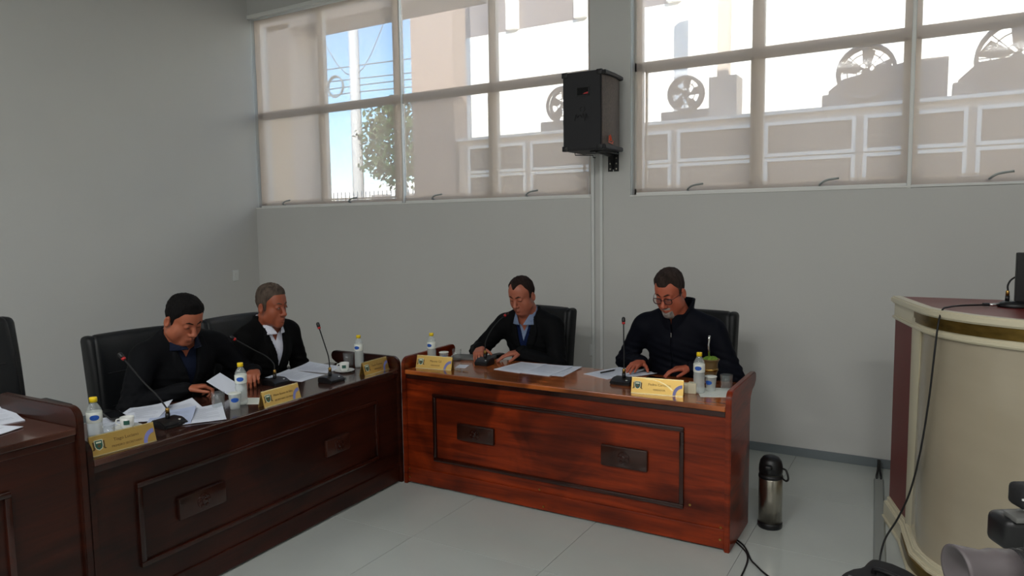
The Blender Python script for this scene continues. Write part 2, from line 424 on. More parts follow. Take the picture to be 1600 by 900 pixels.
# low block across the yard, its window grid and parapet
FY = 6.0
t = thing('annex_building', 'low beige building across the yard with rows of grey windows', 'building')
bm = B(); box(bm, -1.45, 14, FY, FY+2.6, -.02, 3.25); obj('wall', bm, M['bld_b'], t)
bm = B(); box(bm, -2.45, -1.47, FY-.1, FY+.35, -.02, 8.0); obj('stair_tower', bm, M['tower'], t)
bm = B(); box(bm, -1.47, 14.1, FY-.06, FY+2.7, 3.25, 3.30); obj('parapet_cap', bm, M['bld_w'], t)
k = 0
for i in range(11):
    x = -1.15 + i*1.34
    for z0, z1 in ((2.68, 3.09), (2.15, 2.56), (1.5, 2.0)):
        f = B(); box(f, x, x+1.14, FY-.03, FY+.01, z0, z1); w = obj('window', f, M['bld_g'], t)
        p = B()
        for xx in (x-.05, x+1.14): box(p, xx, xx+.05, FY-.06, FY-.001, z0-.05, z1+.05)
        for zz in (z0-.05, z1): box(p, x, x+1.14, FY-.06, FY-.001, zz, zz+.05)
        obj('frame', p, M['bld_w'], w)
# sunlit taller block behind
t = thing('tall_building', 'brightly sunlit white building behind the low block', 'building')
bm = B(); box(bm, -4.1, 20, 8.7, 12, -.02, 5.95); obj('wall', bm, M['bld_w'], t)
bm = B(); box(bm, -4.1, 2.0, 8.7, 12, 5.95, 9.0); obj('upper_storey', bm, M['bld_d'], t)
for x in (-1.75, -.1, 1.9):
    p = B(); box(p, x-.13, x+.13, 8.55, 8.7, 5.95, 9.0); obj('column', p, M['bld_w'], t)
p = B(); box(p, 2.0, 20, 8.7, 12, 5.95, 9.5); obj('wall_top', p, M['bld_w'], t)
# condenser units on the low roof
def condenser(x, y, label, s=1.0, rz=0):
    t = thing('air_conditioner', label, 'air conditioner', (x, y, 3.25), rz, 'roof condensers')
    bm = B(); box(bm, -.52*s, .52*s, -.22, .22, .06, .24, .02, 2); box(bm, -.40*s, -.34*s, -.2, .2, 0, .07); box(bm, .34*s, .40*s, -.2, .2, 0, .07); obj('case', bm, M['acgrey'], t)
    r = .33*s; cz = .50
    bm = B(); n = 24
    tube(bm, [(r*math.cos(2*PI*i/n), -.26, cz+r*math.sin(2*PI*i/n)) for i in range(n)], .03, 6, True)
    tube(bm, [(r*math.cos(2*PI*i/n), -.12, cz+r*math.sin(2*PI*i/n)) for i in range(n)], .03, 6, True)
    for q in (.33, .66): tube(bm, [(q*r*math.cos(2*PI*i/n), -.28, cz+q*r*math.sin(2*PI*i/n)) for i in range(n)], .008, 4, True)
    for i in range(8):
        a = 2*PI*i/8; tube(bm, [(.05*math.cos(a), -.28, cz+.05*math.sin(a)), (r*math.cos(a), -.28, cz+r*math.sin(a))], .007, 4)
    obj('fan_guard', bm, M['acgrey'], t, 50)
    for i in range(5):
        a = 2*PI*i/5; bl = B()
        pts = [(.05, -.03), (r*.85, -.02), (r*.9, .16*s), (.12, .09)]
        v = []
        for yy, tw in ((-.205, 0), (-.195, 0)):
            v.append([bl.verts.new((px*math.cos(a)-pz*math.sin(a), yy+pz*.3, cz+px*math.sin(a)+pz*math.cos(a))) for px, pz in pts])
        bl.faces.new(v[0]); bl.faces.new(v[1][::-1])
        for q in range(4): bl.faces.new((v[0][q], v[1][q], v[1][(q+1) % 4], v[0][(q+1) % 4]))
        bmesh.ops.recalc_face_normals(bl, faces=bl.faces)
        obj('blade', bl, M['acgrey'], t)
    bm = B(); lathe(bm, [(.06, -.03), (.06, .03)], 12); 
    for v in bm.verts: v.co = Vector((v.co.x, -.2+v.co.z, cz+v.co.y))
    obj('hub', bm, M['acgrey'], t)
    return t
condenser(.72, 6.35, 'roof fan unit seen left of the black loudspeaker', .9)
condenser(2.85, 6.5, 'small roof fan unit just right of the loudspeaker column', .8)
condenser(5.50, 6.3, 'large round fan unit on the roof, through the middle of the right window', 1.1)
condenser(7.25, 6.3, 'large round fan unit on the roof at the far right edge', 1.35)
# the masonry step on the roof
t = thing('roof_duct', 'stepped grey duct box on the low roof behind the fans', 'duct')
bm = B(); prism(bm, [(4.95, 3.25), (4.95, 3.62), (5.15, 3.78), (6.05, 3.95), (6.5, 3.95), (6.5, 3.25)], 6.62, 6.9, 'y'); obj('box_low', bm, M['acgrey'], t)
bm = B(); prism(bm, [(6.62, 3.25), (6.62, 3.60), (6.85, 3.82), (9.2, 4.0), (9.2, 3.25)], 6.62, 6.9, 'y'); obj('box_high', bm, M['acgrey'], t)
t = thing('roof_pier', 'pale pier rising from the low roof right of the column', 'pier')
bm = B(); box(bm, 3.25, 3.68, 6.2, 6.6, 3.25, 3.95); box(bm, 3.35, 3.52, 6.3, 6.5, 3.95, 6.4); obj('shaft', bm, M['bld_b'], t)
# utility pole, wires
t = thing('utility_pole', 'white concrete utility pole with wires, through the left window', 'pole', (-9.5, 12, 0))
bm = B(); lathe(bm, [(.20, 0), (.15, 10)], 12); obj('shaft', bm, M['pole'], t, 50)
bm = B(); n = 20
for q in range(3): tube(bm, [(-.65+.32*math.cos(2*PI*i/n), -.16-.03*q, 6.1+(.30+.02*q)*math.sin(2*PI*i/n)) for i in range(n)], .022, 5, True)
obj('cable_coil', bm, M['base'], t)
for p in ([(-14, 0, 6.6), (0, 0, 6.3), (14, -2, 5.3)], [(-14, 1, 6.2), (0, .05, 6.1), (14, -3, 4.9)], [(-14, 0, 6.9), (0, 0, 6.7), (14, -1, 6.0)], [(-14, 1, 5.8), (0, .05, 5.9), (14, -3, 4.4)], [(-2.2, 0, 9), (0, 0, 6.4), (2.2, 0, 9.5)]):
    bm = B(); tube(bm, spline(p, 6), .018, 4); obj('wire', bm, M['base'], t)
# tree
rng = np.random.RandomState(3)
t = thing('tree', 'dark green leafy tree beyond the yard, through the left window', 'tree', (-8.25, 12.6, 0))
bm = B(); tube(bm, [(0, 0, 0), (.1, 0, 1.6), (.0, .1, 3.4)], [.2, .15, .08], 8); obj('trunk', bm, M['bark'], t, 50)
N = 3200
c = rng.normal(size=(N, 3)); c /= np.linalg.norm(c, axis=1)[:, None]; c *= (.55+.45*rng.rand(N, 1))
cen = np.array([0, 0, 4.25]); c = c*np.array([1.3, 1.2, 1.45])*(1+.12*np.sin(c[:, :1]*9)+.1*np.sin(c[:, 2:]*11)) + cen
V = []; F = []
for i in range(N):
    a, b = rng.normal(size=3), rng.normal(size=3); a /= np.linalg.norm(a); b -= a*(a@b); b /= np.linalg.norm(b); s = .07+.06*rng.rand()
    k = len(V); V += [c[i]-a*s, c[i]+b*s*.5, c[i]+a*s, c[i]-b*s*.5]; F.append((k, k+1, k+2, k+3))
me = bpy.data.meshes.new('foliage'); me.from_pydata([tuple(v) for v in V], [], F); o = link_mesh('foliage', me, M['leaf'], t); o['kind'] = 'stuff'
# street fence and a far house
t = thing('yard_fence', 'thin metal fence at the bottom of the left window', 'fence', (-8, 9.5, 0))
for z in (1.9, 2.35):
    bm = B(); box(bm, -3, 5, -.015, .015, z, z+.03); obj('rail', bm, M['pole'], t)
bm = B(); box(bm, -3, 5, -.08, .08, 0, 1.7); obj('low_wall', bm, M['bld_w'], t)
bm = B(); box(bm, -.009, .009, -.009, .009, 1.7, 2.62); me = bpy.data.meshes.new('picket'); bm.to_mesh(me); bm.free(); me.materials.append(M['pole'])
for i in range(54):
    o = bpy.data.objects.new('picket', me); COL.objects.link(o); o.parent = t; o.location = (-2.95+i*.148, 0, 0)
t = thing('far_house', 'distant white house with two dark windows seen low through the left window', 'house', (-18, 22, 0))
bm = B(); box(bm, -2.5, 6, 0, 4, 0, 3.7); obj('wall', bm, M['bld_w'], t)
for x in (.2, 1.9):
    bm = B(); box(bm, x, x+1.2, -.03, .02, 2.4, 3.2); obj('window', bm, M['bld_d'], t)
# ------------------------------------------------------------------ desks
DH = .76
def end_profile(y0=0.0):
    """outline (depth, height) of an end panel that rises over the worktop and narrows below its back"""
    p = [(0, 0), (0, .775)]
    for k in range(1, 7): a = PI - k*PI/2/6; p.append((.055+.055*math.cos(a), .785+.055*math.sin(a)))
    p.append((.545, .842))
    for k in range(1, 7): a = PI/2 - k*PI/2/6; p.append((.545+.035*math.cos(a), .807+.035*math.sin(a)))
    p += [(.575, .785), (.54, .762), (.49, .748), (.45, .72), (.435, .68), (.43, 0)]
    return [(q[0]+y0, q[1]) for q in p]
def desk(label, W, loc, rz, mf, mt, plaques, frame, z=0, extra=True):
    t = thing('panel_desk', label, 'desk', (loc[0], loc[1], z), rz, 'varnished wooden desks')
    bm = B(); box(bm, .031, W-.031, -.012, .575, DH-.028, DH, .005, 2); obj('worktop', bm, mt, t)
    bm = B(); box(bm, .031, W-.031, .006, .030, .012, DH-.03); obj('front_panel', bm, mf, t)
    bm = B(); box(bm, .031, W-.031, -.002, .020, DH-.058, DH-.029, .003, 2); obj('apron_strip', bm, M['mould'], t)
    bm = B(); box(bm, .031, W-.031, -.004, .012, .012, .115, .003, 2); obj('plinth_board', bm, mf, t)
    for x0 in (0, W-.030):
        bm = B(); v = prism(bm, end_profile(-.014 if x0 else -.014), x0, x0+.030)
        bmesh.ops.bevel(bm, geom=[e for e in bm.edges if abs(e.verts[0].co.x-e.verts[1].co.x) < 1e-6], offset=.004, segments=2, affect='EDGES')
        e = obj('end_panel', bm, mf, t, 30)
    # raised frame moulding: four mitred strips
    x0, x1, z0, z1 = frame
    for a, b, c, d in ((x0, x1, z1-.012, z1+.012), (x0, x1, z0-.012, z0+.012)):
        bm = B(); box(bm, a-.012, b+.012, -.010, .012, c, d, .005, 2); obj('moulding', bm, M['mould'], t, 40)
    for a in (x0, x1):
        bm = B(); box(bm, a-.012, a+.012, -.010, .012, z0+.012, z1-.012, .005, 2); obj('moulding', bm, M['mould'], t, 40)
    for (px0, px1, pz0, pz1) in plaques:
        bm = B(); box(bm, px0, px1, -.016, .010, pz0, pz1, .010, 2); p = obj('carved_plaque', bm, M['carve'], t, 40)
        cx, cz = (px0+px1)/2, (pz0+pz1)/2
        bm = B()
        for r, h in ((.036, .004), (.014, .009)):
            rr = lathe(bm, [(r, 0), (r*.98, h), (r*.7, h+.002)], 16)
        for k in range(6):
            a = k*PI/3; lathe(bm, [(.010, .003), (.008, .009), (.003, .010)], 8, (.024*math.cos(a), .024*math.sin(a), 0))
        for v in bm.verts: v.co = Vector((cx+v.co.x, -.016-v.co.z, cz+v.co.y))
        bmesh.ops.recalc_face_normals(bm, faces=bm.faces)
        obj('rosette', bm, M['mould'], p, 40)
    if extra:
        for (sx, sz) in ((.045, .10), (.045, .045), (W/2-.05, .13), (W/2-.02, .035), (W-.05, .12), (W-.05, .06), (W*.9, .21)):
            bm = B(); lathe(bm, [(.007, 0), (.006, .004), (.002, .0045)], 10)
            for v in bm.verts: v.co = Vector((sx+v.co.x, -.004-v.co.z if sz < .115 else .006-v.co.z, sz+v.co.y))
            bmesh.ops.recalc_face_normals(bm, faces=bm.faces); obj('screw', bm, M['brass'], t)
    return t
DW = 2.118
desk('reddish varnished two-seat desk along the back wall, its carved front lit', DW, (3.436, -1.763), 0, M['wood_r'], M['top_r'],
     [(.432, .704, .352, .458), (1.406, 1.678, .350, .470)], (.255, 1.862, .196, .612))
AL = .034; LRZ = PI/2+AL; LW = 2.066
LO = Vector((3.489, -3.816, 0))
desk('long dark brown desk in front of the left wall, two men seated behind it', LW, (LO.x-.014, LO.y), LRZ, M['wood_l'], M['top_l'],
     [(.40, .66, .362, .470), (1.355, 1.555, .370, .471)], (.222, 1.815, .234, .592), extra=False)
PW = 2.2; DAIS = .155
ex = Vector((-math.sin(AL), math.cos(AL), 0)); PO = LO - ex*(PW+.004)
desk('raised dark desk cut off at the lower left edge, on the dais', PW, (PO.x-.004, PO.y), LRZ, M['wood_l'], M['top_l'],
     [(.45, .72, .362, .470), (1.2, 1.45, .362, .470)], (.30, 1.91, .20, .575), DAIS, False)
bm = B(); v = box(bm, -PW-1.6, -.01, -.08, 3.62, 0, DAIS, .006, 2)
R = Matrix.Translation(LO) @ Matrix.Rotation(LRZ, 4, 'Z')
for w in bm.verts: w.co = R @ w.co
for w in bm.verts: w.co.x = max(w.co.x, .014)
struct('platform', bm, M['tile'])

def LP(s, d, z=DH):      # a point on the left desk: s along it from its near end, d back from its front edge
    return R @ Vector((s, d, z))

# ------------------------------------------------------------------ office chairs
def swivel_chair(label, loc, rz, z=0, h=1.0, armx=.29):
    """faces -Y: seat, wrapped backrest, arms, gas column, five-star base with castors"""
    t = thing('office_chair', label, 'chair', (loc[0], loc[1], z), rz, 'black leather office chairs')
    BH = .64*h
    def pad(name, w, hh, d, seg, cy, cz, bulge, wrap, par=t, bev=.035, cx=0, lean=0, m=M['leather']):
        bm = B(); box(bm, -w/2, w/2, -d/2, d/2, -hh/2, hh/2, bev, 4)
        bmesh.ops.subdivide_edges(bm, edges=[e for e in bm.edges if e.calc_length() > .08], cuts=8, use_grid_fill=True)
        for v in bm.verts:
            x, y, q = v.co
            y += wrap*(x/(w/2))**2*-1 + bulge*math.sin((q/hh+.5)*PI*1.0)*-1*(1 if y < 0 else .3)
            taper = 1 - .06*((q/hh)+.5)**3
            v.co = Vector((cx+x*taper, cy+y+lean*(q+hh/2), cz+q))
        bmesh.ops.recalc_face_normals(bm, faces=bm.faces)
        return obj(name, bm, m, par, 60)
    zb = .50
    back = pad('backrest', .50, BH, .085, 6, .245, zb+BH/2, .018, .030, lean=.13)
    for s in (-1, 1):
        pad('side_bolster', .075, BH*.985, .10, 4, .238, zb+BH/2, .014, 0, back, .030, s*.235, .13)
    for zz in (.30, .62):
        bm = B(); k = zb+BH*zz
        tube(bm, [(x, .245-.045-.028*(x/.25)**2-.018*math.sin(zz*PI)+.13*BH*zz, k) for x in np.linspace(-.19, .19, 9)], .0035, 6); obj('seam', bm, M['black'], back)
    pad('seat', .50, .11, .50, 6, -.02, .46, .0, 0, bev=.045)
    for s in (-1, 1):
        bm = B(); tube(bm, spline([(s*armx*.82, .10, .42), (s*armx, .12, .46), (s*armx, .12, .60), (s*armx, .03, .655), (s*armx, -.12, .66)], 5), .018, 8); a = obj('armrest', bm, M['black'], t, 60)
        bm = B(); box(bm, s*armx-.035, s*armx+.035, -.15, .12, .655, .690, .014, 3); obj('arm_pad', bm, M['leather'], a, 50)
    bm = B(); lathe(bm, [(.03, .08), (.03, .24), (.05, .25), (.05, .30), (.024, .31), (.024, .405)], 16); obj('gas_column', bm, M['black'], t, 40)
    bm = B()
    for k in range(5):
        a = k*2*PI/5+.3; tube(bm, [(.02*math.cos(a), .02*math.sin(a), .115), (.16*math.cos(a), .16*math.sin(a), .105), (.29*math.cos(a), .29*math.sin(a), .078)], [.028, .022, .016], 8)
    obj('star_base', bm, M['black'], t, 50)
    for k in range(5):
        a = k*2*PI/5+.3; bm = B(); lathe(bm, [(.012, -.022), (.027, -.018), (.027, .018), (.012, .022)], 12)
        Q = Matrix.Translation((.29*math.cos(a), .29*math.sin(a), .027)) @ Matrix.Rotation(a+.6, 4, 'Z') @ Matrix.Rotation(PI/2, 4, 'X')
        for v in bm.verts: v.co = Q @ v.co
        obj('castor', bm, M['rubber'], t, 40)
    return t
# ------------------------------------------------------------------ things on the desks
def micro(label, loc, rz, pts, base=(.062, .055, .034), ringlit=True, connector=True):
    """pts: neck path in world offsets from the socket top; the last point is the tip"""
    t = thing('gooseneck_microphone', label, 'microphone', loc, rz, 'desk microphones')
    bw, bd, bh = base
    bm = B(); prism(bm, [(-bd, 0), (-bd, bh*.45), (-bd*.3, bh), (bd*.85, bh), (bd, bh*.6), (bd, 0)], -bw, bw)
    bmesh.ops.bevel(bm, geom=bm.edges[:], offset=.004, segments=2, affect='EDGES'); obj('base', bm, M['black'], t, 40)
    bm = B(); lathe(bm, [(.011, bh-.004), (.011, bh+.024), (.008, bh+.026)], 12, (0, .01, 0)); obj('socket', bm, M['black'], t, 40)
    bm = B(); lathe(bm, [(.0095, bh+.026), (.0095, bh+.046), (.006, bh+.052)], 12, (0, .01, 0)); obj('collar', bm, M['brass'], t, 40)
    Q = Matrix.Rotation(-rz, 3, 'Z')
    P = [Vector((0, .01, bh+.045))] + [Vector((0, .01, bh+.045)) + Q @ Vector(p) for p in pts]
    S = spline(P, 8)
    bm = B(); tube(bm, S, .0038, 8); obj('gooseneck', bm, M['blackm'], t, 60)
    d = (P[-1]-P[-2]).normalized(); tip = P[-1]
    bm = B(); tube(bm, [tip, tip+d*.006, tip+d*.012], [.0085, .010, .0095], 12); obj('light_ring', bm, M['red'], t, 40)
    bm = B(); tube(bm, [tip+d*.012, tip+d*.018, tip+d*.036, tip+d*.042], [.0095, .011, .0105, .006], 12); obj('capsule', bm, M['black'] if ringlit else M['red'], t, 40)
    bm = B(); lathe(bm, [(.007, 0), (.007, .003), (.004, .004)], 10, (bw*.55, -bd*.5, bh*.75)); obj('button', bm, M['china'], t)
    if connector:
        bm = B(); tube(bm, [(bw, 0, .014), (bw+.016, 0, .014)], .008, 8); obj('plug', bm, M['chrome'], t)
    return t
def oval(bm, rad, zc, hz, ht, n=14):
    cols = []
    for k in range(n+1):
        u = -1+2*k/n; e = math.sqrt(max(0, 1-u*u)); th = -PI/2+ht*u
        cols.append([bm.verts.new((rad(zc+s*hz*e)*math.cos(th), rad(zc+s*hz*e)*math.sin(th), zc+s*hz*e*.999)) for s in (-1, 0, 1)])
    for a, b in zip(cols, cols[1:]):
        for j in (0, 1): bm.faces.new((a[j], b[j], b[j+1], a[j+1]))
    bmesh.ops.remove_doubles(bm, verts=bm.verts, dist=1e-6)
def bottle(label, loc, rz=0, s=1.0):
    t = thing('water_bottle', label, 'bottle', loc, rz, 'small water bottles', (s, s, s))
    R0 = .031
    bm = B(); lathe(bm, [(.022, 0), (R0*.93, .004), (R0, .016), (R0, .03), (R0*.96, .05), (R0, .062), (R0*.97, .080), (R0, .095), (R0*.95, .108), (R0*.97, .118)], 24, cap1=False); obj('lower_body', bm, M['water'], t, 50)
    bm = B(); lathe(bm, [(R0*.97, .118), (R0, .121), (R0, .160), (R0*.97, .163)], 24, cap0=False, cap1=False); lb = obj('label', bm, M['label'], t, 50)
    bm = B(); oval(bm, lambda z: R0+.0007, .141, .0115, .62)   # oval on the label
    obj('label_oval', bm, M['lblue'], lb, 60)
    bm = B(); lathe(bm, [(R0*.97, .163), (R0*.9, .174), (R0*.62, .190), (.0135, .199), (.0125, .206)], 24, cap0=False, cap1=False); obj('shoulder', bm, M['water_lo'], t, 60)
    bm = B(); rr = lathe(bm, [(.0155, .2045), (.0155, .222), (.0145, .2245)], 20)
    for k in range(0, 20): 
        for ring in rr[:2]: 
            if k % 2: ring[k].co.x *= .96; ring[k].co.y *= .96
    obj('cap', bm, M['yellow'], t, 30)
    return t
def water_cup(label, loc, rz=0):
    t = thing('water_cup', label, 'cup', loc, rz, 'sealed water cups')
    bm = B(); lathe(bm, [(.024, 0), (.0245, .003), (.031, .080)], 20, cap1=False); obj('cup_wall', bm, M['water'], t, 50)
    bm = B(); lathe(bm, [(.033, .079), (.033, .083), (.030, .084)], 20); obj('foil_lid', bm, M['label'], t, 50)
    bm = B(); oval(bm, lambda z: .0245+.0065*z/.08+.0007, .050, .012, .72)
    obj('label_oval', bm, M['lblue'], t, 60)
    return t
def tumbler(label, loc, s=1.0):
    t = tag(obj('drinking_glass', _tumbler(s), M['dglass'], None, 40), label, 'glass', 'drinking glasses'); t.location = loc; return t
def _tumbler(s):
    bm = B(); r = .034*s
    lathe(bm, [(r*.86, 0), (r*.9, .004), (r, .086*s), (r*.95, .0865*s), (r*.85, .012), (0.002, .010)], 24)
    return bm
def coffee(label, loc, rz, green=True):
    t = thing('coffee_cup', label, 'cup', loc, rz, 'white coffee cups on saucers')
    bm = B(); lathe(bm, [(.030, .002), (.032, 0), (.034, .003), (.062, .012), (.064, .015), (.060, .014), (.030, .007), (.002, .006)], 28); obj('saucer', bm, M['china'], t, 50)
    bm = B(); lathe(bm, [(.018, .007), (.020, .010), (.028, .022), (.0305, .062), (.0285, .062), (.026, .024), (.016, .016), (.001, .015)], 28); c = obj('bowl', bm, M['china'], t, 50)
    bm = B(); tube(bm, spline([(-.029, 0, .054), (-.043, 0, .052), (-.045, 0, .036), (-.028, 0, .026)], 5), .0035, 8); obj('handle', bm, M['china'], t, 60)
    bm = B(); v = []
    for a in np.linspace(-.42, .42, 7): v.append([bm.verts.new((.0305*math.sin(a), -.0306*math.cos(a), z)) for z in (.030, .050)])
    for p, q in zip(v, v[1:]): bm.faces.new((p[0], q[0], q[1], p[1]))
    obj('printed_crest', bm, M['green'], c)
    return t
def crest(par, x, z, y, s=1.0):
    """coat of arms: green shield with white border, ribbon supporters"""
    def poly(pts, m, yy, nm='crest_piece', mm=None):
        bm = B(); prism(bm, [(x+p[0]*s, z+p[1]*s) for p in pts], y-yy, y, 'y'); return obj(nm, bm, m, par)
    sh = [(-.013, .016), (.013, .016), (.013, -.004), (.009, -.013), (0, -.018), (-.009, -.013), (-.013, -.004)]
    poly([(-.022, .012), (-.016, .014), (-.014, -.012), (-.018, -.018), (-.026, -.018), (-.021, -.012)], M['shield_b'], .0006)
    poly([(.022, .012), (.016, .014), (.014, -.012), (.018, -.018), (.026, -.018), (.021, -.012)], M['shield_b'], .0006)
    poly([(p[0]*1.18, p[1]*1.16) for p in sh], M['shield_w'], .0008)
    poly(sh, M['shield_g'], .0012)
    poly([(-.009, .012), (.009, .012), (.009, .006), (-.009, .006)], M['shield_w'], .0015)
    poly([(-.004, .001), (.004, .001), (.006, -.006), (0, -.011), (-.006, -.006)], M['shield_b'], .0015)
def nameplate(label, loc, rz, l1, l2, L=.272, H=.082, swoosh=False):
    """tent-shaped golden plate; text on the sloped front"""
    t = thing('name_plate', label, 'name plate', loc, rz, 'golden desk name plates')
    h = L/2; dpt = .048
    bm = B(); prism(bm, [(-dpt/2, 0), (0, H), (.002, H), (dpt/2, 0), (dpt/2-.003, 0), (.0, H-.006), (-dpt/2+.003, 0)], -h, h); obj('plate', bm, M['gold'], t)
    a = math.atan2(dpt/2, H)
    # face sheet carrying the print, tilted with the front slope
    SL = math.hypot(H, dpt/2)
    bm = B(); box(bm, -h+.002, h-.002, -.0008, 0, .003, SL-.003); face = obj('face_sheet', bm, M['gold'], t)
    face.location = (0, -dpt/2-.0004, 0); face.rotation_euler = (-a, 0, 0)
    for e, (xa, xb, za, zb) in enumerate(((-h, h, SL-.003, SL+.001), (-h, h, 0, .0035))):
        bm = B(); box(bm, xa, xb, -.0016, .0006, za, zb); o = obj('bright_edge', bm, M['gold_edge'], face)
    crest(face, -h+.034, SL*.52, -.0008, 1.12)
    # quarter arc at the lower right
    bm = B(); c = (h-.006, .002); n = 14; pts = []
    for k in range(n+1): q = PI/2+k*PI/2/n; pts.append((c[0]+.050*math.cos(q), c[1]+.058*math.sin(q)))
    for k in range(n, -1, -1): q = PI/2+k*PI/2/n; pts.append((c[0]+.034*math.cos(q), c[1]+.040*math.sin(q)))
    prism(bm, pts, -.0016, -.0008, 'y'); obj('blue_arc', bm, M['arc'], face)
    if swoosh:
        pts = []
        for k in range(n+1): u = k/n; pts.append((-h+.07+u*(L-.126), SL-.004-.050*u**2.6))
        for k in range(n, -1, -1): u = k/n; pts.append((-h+.07+u*(L-.126)-.001, SL-.008-.056*u**2.6))
        bm = B(); prism(bm, pts, -.0018, -.0008, 'y'); obj('bright_swoosh', bm, M['gold_edge'], face)
    text_mesh('lettering', l1, .019 if len(l1) < 16 else .0155, M['ink'], face, (.012, -.0014, SL*.60), (PI/2, 0, 0))
    text_mesh('lettering', l2, .0135 if len(l2) < 12 else .0125, M['ink'], face, (.012, -.0014, SL*.28), (PI/2, 0, 0))
    return t
def sheet(label, loc, rz, w=.21, d=.297, curl=0, n=1, m=None, prints=True, corner=None, cat='paper', name='paper_sheet', grp='loose sheets of paper'):
    """a sheet (or thin pile) with slightly lifted corners and printed lines"""
    th = .0006*n+.0008
    me_b = B(); N = 6; g = []
    def hz(u, v): return curl*(u**2*v**2)*4 + .0012*math.sin(u*5+v*3)**2*min(1, abs(curl)*200)
    for s in (0, 1):
        g.append([[me_b.verts.new((w*(i/N-.5), d*(j/N-.5), (th if s else 0)+hz(i/N-.0, j/N-.0))) for j in range(N+1)] for i in range(N+1)])
    for i in range(N):
        for j in range(N):
            me_b.faces.new((g[1][i][j], g[1][i+1][j], g[1][i+1][j+1], g[1][i][j+1]))
            me_b.faces.new((g[0][i][j], g[0][i][j+1], g[0][i+1][j+1], g[0][i+1][j]))
    for i in range(N):
        for (a, b) in (((i, 0), (i+1, 0)), ((i+1, N), (i, N)), ((0, i+1), (0, i)), ((N, i), (N, i+1))):
            me_b.faces.new((g[0][a[0]][a[1]], g[0][b[0]][b[1]], g[1][b[0]][b[1]], g[1][a[0]][a[1]]))
    bmesh.ops.recalc_face_normals(me_b, faces=me_b.faces)
    t = thing(name, label, cat, loc, rz, grp)
    obj('sheet', me_b, m or M['paper'], t, 60)
    if prints:
        bm = B()
        for k in range(11):
            y = d*(.34-.062*k); x1 = w*(.38 if k % 4 else .1)
            za = th+hz(.2, y/d+.5)+.0003; zb = th+hz(.5+x1/w, y/d+.5)+.0003
            v = [bm.verts.new(p) for p in ((-w*.38, y-.0016, za), (x1, y-.0016, zb), (x1, y+.0016, zb), (-w*.38, y+.0016, za))]; bm.faces.new(v)
        obj('print_lines', bm, M['print'], t)
    return t
